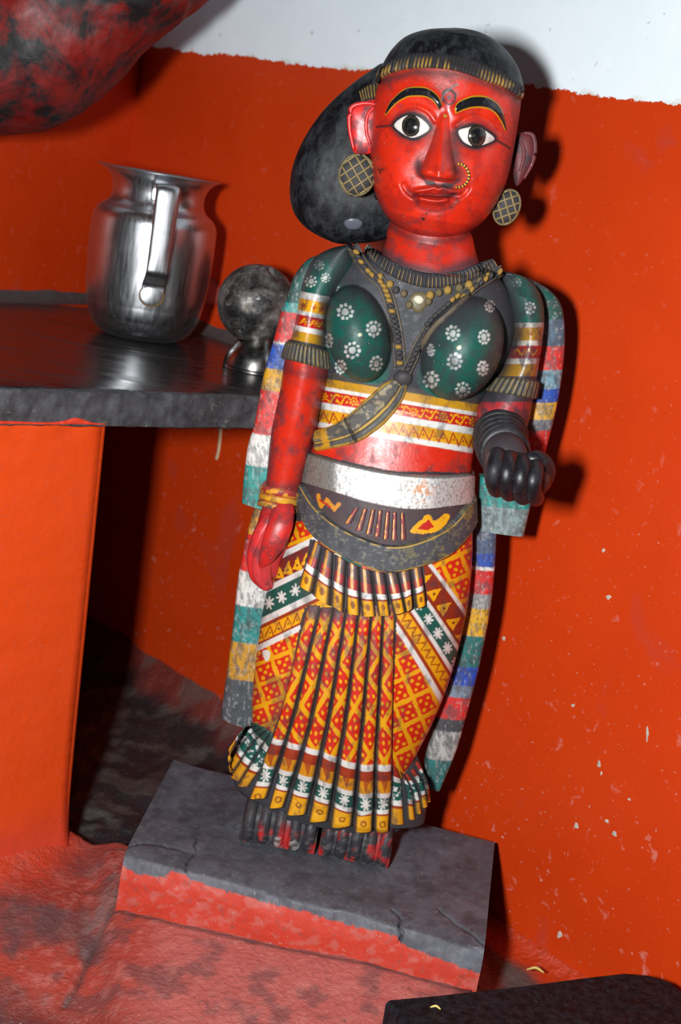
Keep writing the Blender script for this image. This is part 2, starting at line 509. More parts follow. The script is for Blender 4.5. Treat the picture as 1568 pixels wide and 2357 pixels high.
def wall_mat(name):
    m, nt, b = nodes_of(name); co = coord(nt)
    sep = nt.nodes.new('ShaderNodeSeparateXYZ'); nt.links.new(co, sep.inputs[0])
    x, z = sep.outputs['X'], sep.outputs['Z']
    # ragged brush line between red and whitewash
    e = mth(nt, 'MULTIPLY_ADD', noise(nt, 75, 8, 0.75, co), 0.016, -0.008)
    e2 = mth(nt, 'MULTIPLY_ADD', noise(nt, 9, 2, 0.5, co), 0.012, -0.006)
    line = mth(nt, 'ADD', mth(nt, 'MULTIPLY_ADD', x, -0.016, 0.5995), mth(nt, 'ADD', e, e2))
    d = mth(nt, 'SUBTRACT', z, line)
    white = ramp(nt, mth(nt, 'MULTIPLY_ADD', d, 400.0, 0.5), [(0.35, 0.0), (0.65, 1.0)])
    cream = ramp(nt, mth(nt, 'MULTIPLY_ADD', mth(nt, 'ABSOLUTE', d), 60.0, 0.0), [(0.0, 1.0), (0.28, 0.0)])
    patch = ramp(nt, noise(nt, 22, 5, 0.6, co), [(0.52, 0.0), (0.62, 1.0)])
    wn = ramp(nt, noise(nt, 14, 7, 0.65, co), [(0.3, (0.74, 0.82, 0.87)), (0.7, (0.82, 0.89, 0.93))])
    wn = mix(nt, mth(nt, 'MULTIPLY', cream, patch), wn, (0.58, 0.52, 0.40))
    wn = mix(nt, ramp(nt, noise(nt, 130, 3, 0.5, co), [(0.70, 0.0), (0.76, 0.5)]), wn, (0.35, 0.34, 0.32))
    red = ramp(nt, noise(nt, 7, 6, 0.6, co), [(0.3, (0.50, 0.034, 0.0030)), (0.7, (0.57, 0.044, 0.0042))])
    # scuffs and lime spots, most of them low on the wall
    low = ramp(nt, z, [(0.0, 1.0), (0.45, 0.25)])
    sp = ramp(nt, noise(nt, 95, 4, 0.55, co, 0.5), [(0.635, 0.0), (0.72, 0.55)])
    red = mix(nt, mth(nt, 'MULTIPLY', sp, low), red, (0.62, 0.24, 0.19))
    sp2 = ramp(nt, noise(nt, 260, 3, 0.5, co), [(0.69, 0.0), (0.75, 0.7)])
    red = mix(nt, mth(nt, 'MULTIPLY', sp2, low), red, (0.65, 0.38, 0.32))
    bl = ramp(nt, noise(nt, 12, 3, 0.5, co, 0.8), [(0.63, 0.0), (0.70, 0.55)])
    red = mix(nt, bl, red, (0.44, 0.045, 0.025))
    # soot and wear at the very foot of the wall
    ft = ramp(nt, mth(nt, 'ADD', z, mth(nt, 'MULTIPLY_ADD', noise(nt, 35, 6, 0.7, co), 0.07, -0.035)), [(0.0, 0.0), (0.01, 0.0)])
    c = mix(nt, white, red, wn)
    nt.links.new(c, b.inputs['Base Color'])
    nt.links.new(ramp(nt, white, [(0.0, 0.36), (1.0, 0.62)]), b.inputs['Roughness'])
    b.inputs['Specular IOR Level'].default_value = 0.35
    hh = mth(nt, 'ADD', noise(nt, 40, 8, 0.6, co), mth(nt, 'MULTIPLY', noise(nt, 220, 4, 0.6, co), 0.25))
    hh = mth(nt, 'ADD', hh, mth(nt, 'MULTIPLY', white, 0.5))
    bump(nt, b, hh, 0.22, 0.002)
    return m
M_WALL = wall_mat('red_and_white_limewash')

def plaster(name, rough=0.36, bmp=0.8, bscale=150, spots=1.0):
    m, nt, b = nodes_of(name); co = coord(nt)
    c = colattr(nt)
    c = mix(nt, ramp(nt, noise(nt, 210, 6, 0.7, co), [(0.57, 0.0), (0.68, 0.6 * spots)]), c, (0.09, 0.07, 0.07))
    c = mix(nt, ramp(nt, noise(nt, 330, 4, 0.6, co), [(0.66, 0.0), (0.72, 0.5 * spots)]), c, (0.42, 0.36, 0.33))
    nt.links.new(c, b.inputs['Base Color'])
    nt.links.new(ramp(nt, noise(nt, 60, 5, 0.6, co), [(0.3, rough), (0.7, min(1, rough * 1.5))]), b.inputs['Roughness'])
    h = mth(nt, 'ADD', noise(nt, bscale, 6, 0.6, co), mth(nt, 'MULTIPLY', noise(nt, 40, 3, 0.5, co), 0.8))
    bump(nt, b, h, bmp, 0.0022)
    return m
M_FLOOR = plaster('worn_red_plaster', rough=0.27, bmp=0.85, bscale=260)
M_PILLAR = plaster('thick_orange_gloss_paint', rough=0.33, bmp=0.3, bscale=90, spots=0.25)
M_PLINTH = plaster('soot_black_plinth', rough=0.5, bmp=0.35, bscale=120)

def stone_mat(name):
    m, nt, b = nodes_of(name); co = coord(nt)
    geo = nt.nodes.new('ShaderNodeNewGeometry'); sp = nt.nodes.new('ShaderNodeSeparateXYZ'); nt.links.new(geo.outputs['Normal'], sp.inputs[0])
    top = ramp(nt, sp.outputs['Z'], [(0.6, 0.0), (0.85, 1.0)])
    n1 = noise(nt, 60, 9, 0.75, co)
    rough_c = ramp(nt, n1, [(0.35, (0.020, 0.021, 0.024)), (0.72, (0.075, 0.077, 0.084))])
    rough_c = mix(nt, ramp(nt, noise(nt, 170, 5, 0.6, co), [(0.63, 0.0), (0.72, 0.5)]), rough_c, (0.22, 0.21, 0.18))
    mp = nt.nodes.new('ShaderNodeMapping'); mp.inputs['Rotation'].default_value = (0, 0, radians(-45)); mp.inputs['Scale'].default_value = (0.35, 1.8, 1); nt.links.new(co, mp.inputs['Vector'])
    n2 = noise(nt, 40, 8, 0.65, mp.outputs[0])
    pol = ramp(nt, n2, [(0.35, (0.010, 0.010, 0.011)), (0.75, (0.040, 0.041, 0.044))])
    c = mix(nt, top, rough_c, pol)
    nt.links.new(c, b.inputs['Base Color'])
    rt = ramp(nt, n2, [(0.38, 0.14), (0.72, 0.42)])
    nt.links.new(mix(nt, top, (0.55, 0.55, 0.55), rt), b.inputs['Roughness'])
    st = mth(nt, 'MULTIPLY', n1, mth(nt, 'MULTIPLY_ADD', top, -0.9, 1.0))
    bump(nt, b, st, 0.5, 0.002)
    return m
M_STONE = stone_mat('polished_black_stone')

def steel(name, col=(0.58, 0.59, 0.61), r0=0.25, r1=0.42, sc=(40, 40, 3), grime=0.4):
    m, nt, b = nodes_of(name); co = coord(nt)
    mp = nt.nodes.new('ShaderNodeMapping'); mp.inputs['Scale'].default_value = sc; nt.links.new(co, mp.inputs['Vector'])
    n1 = noise(nt, 9, 6, 0.65, mp.outputs[0])
    n2 = noise(nt, 45, 7, 0.7, co)
    dirt = ramp(nt, n2, [(0.58 - 0.2 * (grime > 0.8), 0.0), (0.74 - 0.15 * (grime > 0.8), grime)])
    c = mix(nt, dirt, col, (0.12, 0.11, 0.10))
    c = mix(nt, ramp(nt, noise(nt, 380, 3, 0.6, co), [(0.7, 0.0), (0.74, 0.5)]), c, (0.8, 0.8, 0.8))
    nt.links.new(c, b.inputs['Base Color']); b.inputs['Metallic'].default_value = 1.0
    nt.links.new(ramp(nt, n1, [(0.3, r0), (0.75, r1)]), b.inputs['Roughness'])
    bump(nt, b, mth(nt, 'ADD', n1, n2), 0.04, 0.001)
    return m
M_STEEL = steel('brushed_stainless_steel')
def tarnish(name):
    m, nt, b = nodes_of(name); co = coord(nt)
    c = ramp(nt, noise(nt, 55, 10, 0.75, co, 0.4), [(0.40, (0.022, 0.022, 0.024)), (0.52, (0.13, 0.12, 0.11)), (0.66, (0.36, 0.34, 0.32))])
    c = mix(nt, ramp(nt, noise(nt, 130, 6, 0.7, co), [(0.60, 0.0), (0.68, 0.8)]), c, (0.60, 0.58, 0.55))
    c = mix(nt, ramp(nt, noise(nt, 90, 5, 0.6, co, 1.0), [(0.62, 0.0), (0.70, 0.6)]), c, (0.20, 0.13, 0.08))
    nt.links.new(c, b.inputs['Base Color']); b.inputs['Metallic'].default_value = 0.6
    nt.links.new(ramp(nt, noise(nt, 70, 6, 0.7, co), [(0.35, 0.3), (0.65, 0.65)]), b.inputs['Roughness'])
    bump(nt, b, noise(nt, 120, 8, 0.7, co), 0.4, 0.0012)
    return m
M_OLD = tarnish('blackened_silver')
M_SPOT = painted('rust_stain', rough=0.6)

def two_tone(name, a, b_, lo=0.45, hi=0.6, rough=0.45, scale=14, third=None, bmp=0.5):
    m, nt, b = nodes_of(name); co = coord(nt)
    c = ramp(nt, noise(nt, scale, 10, 0.7, co, 0.5), [(lo, a), (hi, b_)])
    if third: c = mix(nt, ramp(nt, noise(nt, scale * 1.8, 8, 0.7, co, 0.3), [(0.58, 0.0), (0.72, 0.6)]), c, third)
    nt.links.new(c, b.inputs['Base Color'])
    nt.links.new(ramp(nt, noise(nt, 50, 5, 0.6, co), [(0.3, rough * 0.7), (0.7, min(1, rough * 1.5))]), b.inputs['Roughness'])
    bump(nt, b, noise(nt, 60, 8, 0.7, co), bmp, 0.002)
    return m
M_MASS = two_tone('red_and_soot_lacquer', (0.19, 0.006, 0.003), (0.009, 0.008, 0.009), 0.45, 0.58, 0.55, 22, (0.05, 0.05, 0.054))
M_PEG = two_tone('faded_pink_paint', (0.42, 0.10, 0.09), (0.30, 0.06, 0.05), 0.4, 0.6, 0.5, 60)
M_STRAW = two_tone('dry_yellow_straw', (0.62, 0.46, 0.05), (0.70, 0.58, 0.22), 0.4, 0.6, 0.6, 80)
M_CHIP = two_tone('pale_lime_chip', (0.55, 0.50, 0.42), (0.32, 0.29, 0.25), 0.4, 0.65, 0.7, 200)

# ------------------------------------------------------------------ the setting
KR = 1.19                                 # right wall: x + y = KR
CORNER = np.array([-0.30, 1.49])
WL = np.array([-0.469, -0.883])           # left wall runs this way from the corner
WLN = np.array([0.883, -0.469])           # and faces this way
D45 = 1 / math.sqrt(2)

def prism(g, poly, z0, z1, col=None):
    """upright block on a counter-clockwise ground outline"""
    p = np.array(poly, float); n = len(p)
    v = np.vstack([np.c_[p, np.full(n, z0)], np.c_[p, np.full(n, z1)]])
    k = np.arange(n); k2 = (k + 1) % n
    side = np.stack([k, k2, k2 + n, k + n], 1)
    b = g.n
    g.v.append(v); g.c.append(np.tile(np.array([0.5] * 3) if col is None else np.array(col), (2 * n, 1)))
    g.f.append(side + b); g.f.append((np.arange(n)[::-1])[None] + b); g.f.append((np.arange(n) + n)[None] + b); g.n += 2 * n

def block(g, p, d, L, nrm, T, z0, z1):
    p = np.array(p); d = np.array(d); nrm = np.array(nrm)
    q = [p, p + nrm * T, p + d * L + nrm * T, p + d * L]
    a = sum(q[i - 1][0] * q[i][1] - q[i][0] * q[i - 1][1] for i in range(4))
    prism(g, q if a > 0 else q[::-1], z0, z1)

g = Geo(); block(g, CORNER, (D45, -D45), 1.55, (D45, D45), 0.06, -0.25, 1.15)
o = g.build('wall_right', M_WALL); flat_shade(o); tag(o, 'red wall with a whitewashed top, behind the statue', kind='structure')
g = Geo(); block(g, CORNER, WL, 0.42, -WLN, 0.06, -0.25, 1.15)
o = g.build('wall_left', M_WALL); flat_shade(o); tag(o, 'shadowed red wall behind the steel jug', kind='structure')

# floor: worn plaster in front, sooty stone in the recess, coves against the wall
gx = np.unique(np.r_[np.linspace(-0.75, -0.27, 30), np.linspace(-0.27, 0.33, 270), np.linspace(0.33, 0.9, 30)])
gy = np.unique(np.r_[np.linspace(0.2, 0.66, 24), np.linspace(0.66, 1.08, 190), np.linspace(1.08, 1.62, 110)])
X, Yg = np.meshgrid(gx, gy)
nz = lambda s, sd: fbm(X / s, Yg / s, sd, 4) - 0.5
front = -0.046 - 0.10 * np.clip(0.87 - Yg, 0, 1) + 0.006 * nz(0.07, 3) + 0.0016 * nz(0.012, 5)
front = front + 0.016 * np.clip((X + 0.11) / 0.25, 0, 1)
left = smooth(-0.105, -0.135, X + 0.25 * (Yg - 0.86))
front = front - left * 0.012
yc = 0.80 - 0.24 * (X + 0.18) + 0.02 * nz(0.08, 8)
front = front - 0.18 * np.clip(yc - Yg, 0, 0.3) ** 1.0 * smooth(0.0, 0.03, yc - Yg)
dp = -1.128 - (X - Yg)                                  # distance to the pillar face, < 0 in front of it
front = front + 0.016 * np.exp(-np.clip(-dp, 0, 1) / 0.02) * smooth(-0.12, -0.2, X)
recess = -0.082 + 0.014 * nz(0.06, 11) + 0.006 * nz(0.015, 12)
dw = (KR - X - Yg) * D45
recess = recess + 0.040 * np.exp(-np.clip(dw, 0, 1) / 0.018)
yb = 0.968 + 0.012 * nz(0.03, 14) - 0.10 * np.clip(X + 0.15, -0.06, 0.1)
k = smooth(-0.005, 0.007, Yg - yb)
k = np.where(X > 0.0, smooth(0.86, 0.93, Yg + 0.02 * nz(0.03, 6)), k)
Z = front * (1 - k) + recess * k
Z = np.where(X > 0.152, -0.088 + 0.014 * np.exp(-np.clip(dw, 0, 1) / 0.012) + 0.004 * nz(0.02, 31) + 0.04 * smooth(0.186, 0.150, X + 0.014 * nz(0.012, 36)) * smooth(0.98, 0.93, Yg), Z)
# colours: brick-red paint rubbed down to grey stone
fc = np.zeros(X.shape + (3,))
redp = lin((162, 68, 56)); pink = lin((182, 104, 98)); gry = lin((70, 70, 73)); soot = lin((42, 42, 45)); dkr = lin((118, 42, 32))
def lay(a, c):
    global fc
    a = np.clip(a, 0, 1)[..., None]; fc = fc * (1 - a) + c * a
lay(np.ones(X.shape), redp)
lay(smooth(-0.10, -0.06, X) * 0.75, pink)
lay(smooth(0.52, 0.66, fbm(X / 0.02, Yg / 0.02, 21, 7)) * 0.5, gry); lay(smooth(0.55, 0.66, fbm(X / 0.006, Yg / 0.006, 22, 4)) * 0.4, lin((190, 120, 112)))
lay(smooth(0.48, 0.66, fbm(X / 0.05, Yg / 0.05, 23, 5)) * 0.6 * left, gry)
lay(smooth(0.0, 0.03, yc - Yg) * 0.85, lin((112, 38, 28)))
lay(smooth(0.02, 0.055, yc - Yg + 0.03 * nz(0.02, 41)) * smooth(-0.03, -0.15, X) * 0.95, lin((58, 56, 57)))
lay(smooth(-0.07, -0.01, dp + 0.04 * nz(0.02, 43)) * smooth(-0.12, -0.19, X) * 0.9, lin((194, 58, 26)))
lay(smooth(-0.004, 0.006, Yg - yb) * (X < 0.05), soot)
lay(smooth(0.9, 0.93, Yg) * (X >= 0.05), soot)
mm = smooth(0.5, 0.62, fbm(X / 0.025, Yg / 0.018, 25, 5))
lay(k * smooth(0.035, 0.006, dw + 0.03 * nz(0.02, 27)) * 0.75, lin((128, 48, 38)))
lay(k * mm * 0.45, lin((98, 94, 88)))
rs = smooth(0.135, 0.15, X) * smooth(0.80, 0.82, Yg)
lay(rs, lin((96, 34, 30))); lay(rs * smooth(0.182, 0.196, X + 0.01 * nz(0.02, 33)), lin((86, 78, 74))); lay(rs * smooth(0.215, 0.24, X + 0.4 * (0.9 - Yg) * 0 + 0.03 * nz(0.03, 35)), lin((176, 56, 24))); lay(rs * smooth(0.030, 0.012, dw + 0.014 * nz(0.03, 34)), lin((188, 54, 14)))
pa = at_z(288, 1955, 0)[0]; pb = at_z(1118, 2172, 0)[0]
yp = pa[1] - 0.0075 + (pb[1] - pa[1]) * (X - pa[0]) / (pb[0] - pa[0]) + 0.003 * nz(0.02, 71)
lay(np.exp(-((Yg - yp) / 0.0022) ** 2) * (X > pa[0] - 0.006) * 0.8, lin((52, 46, 46)))
ca = at_z(262, 2082, -0.05)[0]; cb = at_z(170, 2255, -0.055)[0]
xl = ca[0] + (cb[0] - ca[0]) * (Yg - ca[1]) / (cb[1] - ca[1]) + 0.006 * nz(0.02, 73)
cl_ = (Yg < ca[1] + 0.05) & (Yg > cb[1] - 0.01)
lay(np.exp(-((X - xl) / 0.0022) ** 2) * cl_ * 0.7, lin((60, 54, 54))); lay(np.exp(-((X - xl + 0.008) / 0.009) ** 2) * cl_ * smooth(0.42, 0.6, fbm(X / 0.006, Yg / 0.012, 75, 4)) * 0.6, lin((120, 112, 110)))
Z = Z - 0.003 * np.exp(-((X - xl) / 0.0025) ** 2) * cl_
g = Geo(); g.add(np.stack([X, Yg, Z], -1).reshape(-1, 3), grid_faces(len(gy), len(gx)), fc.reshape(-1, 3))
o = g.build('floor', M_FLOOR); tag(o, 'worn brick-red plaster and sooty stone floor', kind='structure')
def floor_z(x, y):
    i = np.argmin(abs(gy - y)); j = np.argmin(abs(gx - x)); return Z[i, j]

# pillar under the shelf
ZS = 0.325                                              # top of the stone shelf
def pillar():
    top = on_plane(250, 985, (-1.135, 0, 0), (1, -1, 0))[0]; bot = on_plane(158, 1925, (-1.135, 0, 0), (1, -1, 0))[0]
    n, m, r = 120, 60, 0.006
    zz = np.linspace(0.2985, -0.12, n)
    V = np.zeros((n, m + 40, 3)); cc = np.zeros((n, m + 40, 3))
    for i, z in enumerate(zz):
        t = (z - top[2]) / (bot[2] - top[2]); ex = np.array([top[0], top[1]]) * (1 - t) + np.array([bot[0], bot[1]]) * t
        fl_ = 0.05 * math.exp(-max(0, z + 0.06) / 0.02) * 0.35
        d = np.array([-D45, -D45]); nn = np.array([D45, -D45])
        row = []
        for s in np.linspace(0.42, r, m): row.append(ex + d * s + nn * fl_)
        for a in np.linspace(0, pi / 2, 12): row.append(ex + d * (r - r * sin(a)) + nn * (fl_ * (1 - a / 1.6) - r + r * cos(a)))
        for s in np.linspace(0.0, 0.2, 28)[1:]: row.append(ex - nn * (r + s) + d * s * 0.15)
        row = np.array(row)[:m + 40]
        while len(row) < m + 40: row = np.vstack([row, row[-1:]])
        lump = 0.002 * (fbm(np.linspace(0, 12, m + 40), z * 50, 8) - 0.5) * (np.arange(m + 40) < m - 2) + 0.006 * smooth(0.275, 0.298, z) * (fbm(np.linspace(0, 90, m + 40), z * 200, 9) - 0.35) * (np.arange(m + 40) < m - 1)
        V[i, :, :2] = row + nn * lump[:, None]; V[i, :, 2] = z
        c = np.tile(lin((204, 66, 16)), (m + 40, 1)); w = smooth(0.0, -0.055, z + 0.02 * (fbm(np.linspace(0, 14, m + 40), z * 50, 4) - 0.5))[:, None] * 0.8
        cc[i] = c * (1 - w) + lin((180, 54, 38)) * w
    g = Geo(); g.add(V.reshape(-1, 3), grid_faces(n, m + 40), cc.reshape(-1, 3))
    o = g.build('pillar', M_PILLAR); tag(o, 'thick orange-red painted masonry pillar under the shelf', kind='structure')
    return o
pillar()

# ------------------------------------------------------------------ stone shelf
def shelf():
    a = at_z(0, 890, ZS)[0]; b = at_z(600, 910, ZS)[0]
    d = (b - a)[:2]; d /= np.linalg.norm(d); nb = np.array([-d[1], d[0]])
    n, m = 320, 14
    P0 = a[:2] - d * 0.32; L = 0.32 + 0.395
    s = np.linspace(0, L, n)
    edge = P0 + d * s[:, None] + nb * (0.004 * (fbm(s * 40, 0 * s, 3, 4) - 0.5))[:, None]
    # cross-section: back top -> front top edge -> front bottom edge -> back bottom
    zt, zb = ZS, ZS - 0.0285
    rows = []
    back = 0.42
    lump = lambda k, sc, am: am * (fbm(s / sc, np.full(n, k * 3.1), 19, 4) - 0.5)
    rows.append((back, zt + 0 * s)); rows.append((0.05, zt + 0 * s)); rows.append((0.005, zt + 0 * s)); rows.append((0.0015 + lump(1, .01, .002), zt - 0.0006 + 0 * s))
    for q in np.linspace(0.08, 0.95, 8): rows.append((lump(q * 9, 0.008, 0.005), zt + (zb - zt) * q + 0 * s))
    rows.append((0.003 + lump(3, .01, .004), zb + lump(5, 0.012, 0.003))); rows.append((back, zb + 0 * s))
    V = np.stack([np.c_[edge + nb * np.broadcast_to(np.asarray(r)[..., None] if np.ndim(r) else r, (n, 1)), z] for r, z in rows], 1)
    m = V.shape[1]
    g = Geo(); g.add(V.reshape(-1, 3), grid_faces(n, m, cv=True)[:, ::-1])
    kk = np.arange(m); g.f.append(kk[None]); g.f.append(((n - 1) * m + kk[::-1])[None])
    root = empty('stone_shelf', (float(a[0]), float(a[1]), zb))
    o = g.build('slab', M_STONE, root); flat_shade(o, 50)
    tag(root, 'polished black stone shelf slab with a rough front edge, carrying the steel jug', 'shelf')
    # mortar strip along the walls
    for nm, p, q, nn in (('mortar_strip', CORNER, CORNER + WL * 0.6, WLN), ('mortar_strip', CORNER, CORNER + np.array([D45, -D45]) * 0.36, np.array([-D45, -D45]))):
        t = np.linspace(0, 1, 90); base = p + (q - p) * t[:, None]
        w = 0.018 + 0.008 * (fbm(t * 14, 0 * t, 6) - 0.5); h = 0.014 + 0.006 * (fbm(t * 18, 0 * t, 7) - 0.5)
        R = []
        for f in np.linspace(0, 1, 7):
            R.append(np.c_[base + nn * (w * f)[:, None] - nn * 0.002, ZS + h * (1 - f) ** 1.6 - 0.0008 + 0.0015 * (fbm(t * 60, 0 * t + f * 9, 8) - 0.5)])
        gg = Geo(); gg.add(np.stack(R, 1).reshape(-1, 3), grid_faces(90, 7)[:, ::-1], lin((74, 72, 73)))
        gg.build(nm, M_PLINTH, root)
    # red paint that ran over the slab's lower edge above the pillar
    gp = Geo(); ribbon(gp, g.bvh(), [(-30, 966), (40, 969), (110, 971), (150, 967), (172, 960), (190, 964), (215, 972), (246, 975)], [(-30, 977), (40, 977), (110, 978), (150, 978), (172, 978), (190, 978), (215, 978), (246, 978)], 120, 8, .0016, lambda u, v, t, s: np.broadcast_to(lin((196, 56, 34)), u.shape + (3,)), Y=.95)
    gp.build('paint_run', M_PILLAR, root)
    return root
shelf()

# ------------------------------------------------------------------ plinth
def plinth():
    tl = at_z(400, 1745, 0)[0]; tr = at_z(1140, 1935, 0)[0]; fl_ = at_z(288, 1955, 0)[0]; fr = at_z(1118, 2172, 0)[0]
    n, m = 240, 130
    s = np.linspace(0, 1, n)[:, None]; t = np.linspace(0, 1, m)[None]
    back = tl * (1 - s) + tr * s; frn = fl_ * (1 - s) + fr * s
    back = back + np.array([0, 1, 0]) * (0.004 * (fbm(s * 9, s * 0, 3) - 0.5))
    frn = frn + np.array([0, 1, 0]) * (0.004 * (fbm(s * 12, s * 0, 4) - 0.5))
    top = back[:, None] * (1 - t[..., None]) + frn[:, None] * t[..., None]
    top = top.reshape(n, m, 3)
    top[..., 2] += -0.0022 + 0.003 * (fbm(top[..., 0] * 25, top[..., 1] * 25, 5) - 0.5) - 0.004 * np.clip(t - 0.9, 0, 1) ** 2 * 100 * 0.6
    k = 46; f = np.linspace(0, 1, k + 1)[1:]
    dn = top[:, -1:, :] + np.zeros((1, k, 3))
    dn[..., 2] = dn[..., 2] - f * 0.062
    dn[..., 1] -= 0.0055 * np.sin(np.clip(f * 3.0, 0, 1) * pi / 2) - 0.003 * (fbm(s * 14, f[None] * 3, 15) - 0.5) * 1.0
    V = np.concatenate([top, dn], 1)
    u, v = proj(V)
    # cracks: real grooves
    P = Paint(u, v, (76, 78, 86), wob=2.2)
    cr = [[(455, 1928), (448, 1945), (450, 1960), (430, 1985), (428, 2008)], [(903, 2093), (922, 2112), (918, 2135), (925, 2150), (918, 2172)], [(1010, 2093), (1050, 2125), (1085, 2148), (1113, 2175)], [(288, 1950), (340, 1942), (400, 1952), (428, 1960)]]
    dep = np.zeros(u.shape)
    for c, a in zip(cr, (0.0022, 0.003, 0.0018, 0.0012)):
        dd = P.dist(spl(c, 30)); dep = np.maximum(dep, a * np.clip(1 - dd / 3.5, 0, 1))
        P.put(np.clip(1 - dd / 3.0, 0, 1) * 0.9, (18, 18, 20))
    P.put(smooth(0.45, 0.7, fbm(u / 90, v / 50, 61, 7)) * 0.5, (104, 106, 116)); P.put(smooth(0.5, 0.7, fbm(u / 30, v / 18, 64, 6)) * 0.5, (50, 51, 56))
    P.put(smooth(0.6, 0.72, fbm(u / 9, v / 6, 62, 5)) * 0.3, (112, 112, 114))
    red = [(286, 1996), (321, 2014), (379, 2020), (396, 2004), (415, 2008), (440, 2025), (513, 2049), (625, 2081), (700, 2098), (800, 2129), (880, 2146), (916, 2156), (920, 2172), (1000, 2202), (1065, 2227), (1108, 2243), (1140, 2262), (1140, 2400), (200, 2400), (200, 1990)]
    mk = P.mask_poly(red); P.put(mk * 1.0, (180, 50, 30))
    P.put(mk * smooth(0.52, 0.66, fbm(u / 22, v / 14, 63, 5)) * 0.55, (176, 96, 86))
    V[..., 2] -= dep * (np.arange(m + k) < m)[None]
    V[..., 1] += dep * (np.arange(m + k) >= m)[None]
    g = Geo(); nn = V.shape[1]
    g.add(V.reshape(-1, 3), grid_faces(n, nn), P.c.reshape(-1, 3))
    # sides and back
    for i in (0, n - 1):
        e = V[i]; lo = e.copy(); lo[:, 2] = -0.1
        q = np.stack([e, lo], 0)
        F_ = grid_faces(2, nn)
        g.add(q.reshape(-1, 3), F_ if i else F_[:, ::-1], lin((72, 30, 28)))
    e = V[:, 0]; lo = e.copy(); lo[:, 2] = -0.1
    g.add(np.stack([e, lo], 0).reshape(-1, 3), grid_faces(2, n)[:, ::-1], lin((40, 40, 42)))
    c = (tl + fr) / 2
    o = g.build('plinth', M_PLINTH); flat_shade(o, 60)
    tag(o, 'cracked soot-black plinth with a red front, under the statue', 'plinth')
plinth()

# ------------------------------------------------------------------ black board at lower right
def board():
    zt, th = -0.014, 0.022
    pts = [(890, 2300), (1000, 2290), (1200, 2268), (1350, 2248), (1440, 2238), (1500, 2243), (1545, 2258), (1580, 2285), (1605, 2340), (1630, 2480), (1640, 2700), (1200, 2800), (1060, 2530), (960, 2390)]
    p = at_z(*np.array(pts, float).T, zt)[:, :2]
    q = []
    for i in range(len(p)):
        a, b = p[i], p[(i + 1) % len(p)]
        for t in np.linspace(0, 1, 10, endpoint=False): q.append(a * (1 - t) + b * t)
    q = np.array(q); c = q.mean(0); n = len(q)
    rows = []
    for s in np.linspace(0.02, 0.96, 14): rows.append(np.c_[c + (q - c) * s, np.full(n, zt) - 0.002 * (1 - s)])
    for a in np.linspace(0, 1, 5): rows.append(np.c_[c + (q - c) * (0.97 + 0.03 * sin(a * pi / 2)), np.full(n, zt - 0.005 * (1 - cos(a * pi / 2)))])
    rows.append(np.c_[c + (q - c) * 0.995, np.full(n, zt - th)])
    rows.append(np.c_[c + (q - c) * 0.02, np.full(n, zt - th)])
    V = np.stack(rows, 0)
    g = Geo(); g.add(V.reshape(-1, 3), grid_faces(len(rows), n, cv=True)[:, ::-1])
    f0 = np.arange(n); g.f.append(f0[None]); g.f.append((f0[::-1] + (len(rows) - 1) * n)[None])
    o = g.build('black_board', M_SLAB); flat_shade(o, 60)
    tag(o, 'shiny black flat board with a pointed corner, in front of the plinth', 'board')
board()

# ------------------------------------------------------------------ big rounded carving, top left
def mass():
    Y = 1.15
    out = [(-60, 318), (70, 300), (150, 275), (215, 235), (265, 190), (300, 150), (340, 110), (385, 75), (445, 38), (490, -5), (540, -80), (560, -200), (500, -340), (330, -400), (150, -430), (-20, -380), (-140, -220), (-190, 0), (-185, 180), (-130, 290)]
    o = spl(out, 240, True); P = at_y(*o.T, Y); c = np.array([P[:, 0].mean(), Y, P[:, 2].mean()])
    rows = []
    n = 240
    for a in np.linspace(-pi / 2 + 0.02, pi / 2 - 0.02, 90):
        s = max(cos(a), 0) ** 0.75; y = sin(a) * (0.08 if a > 0 else 0.05)
        q = c + (P - c) * s; q[:, 1] = Y - y
        rows.append(q)
    V = np.stack(rows, 0)
    nrm = V - c; nrm /= np.linalg.norm(nrm, axis=-1, keepdims=True)
    V = V + nrm * ((fbm(V[..., 0] * 18 + V[..., 1] * 9, V[..., 2] * 18, 3, 5) - 0.5) * 0.016)[..., None]
    g = Geo(); g.add(V.reshape(-1, 3), grid_faces(90, n, cv=True))
    k = np.arange(n); g.f.append(k[::-1][None]); g.f.append((k + 89 * n)[None])
    o = g.build('rounded_carving', M_MASS)
    tag(o, 'bulging red and soot-black painted carving hanging at the top left corner', 'carving')
mass()

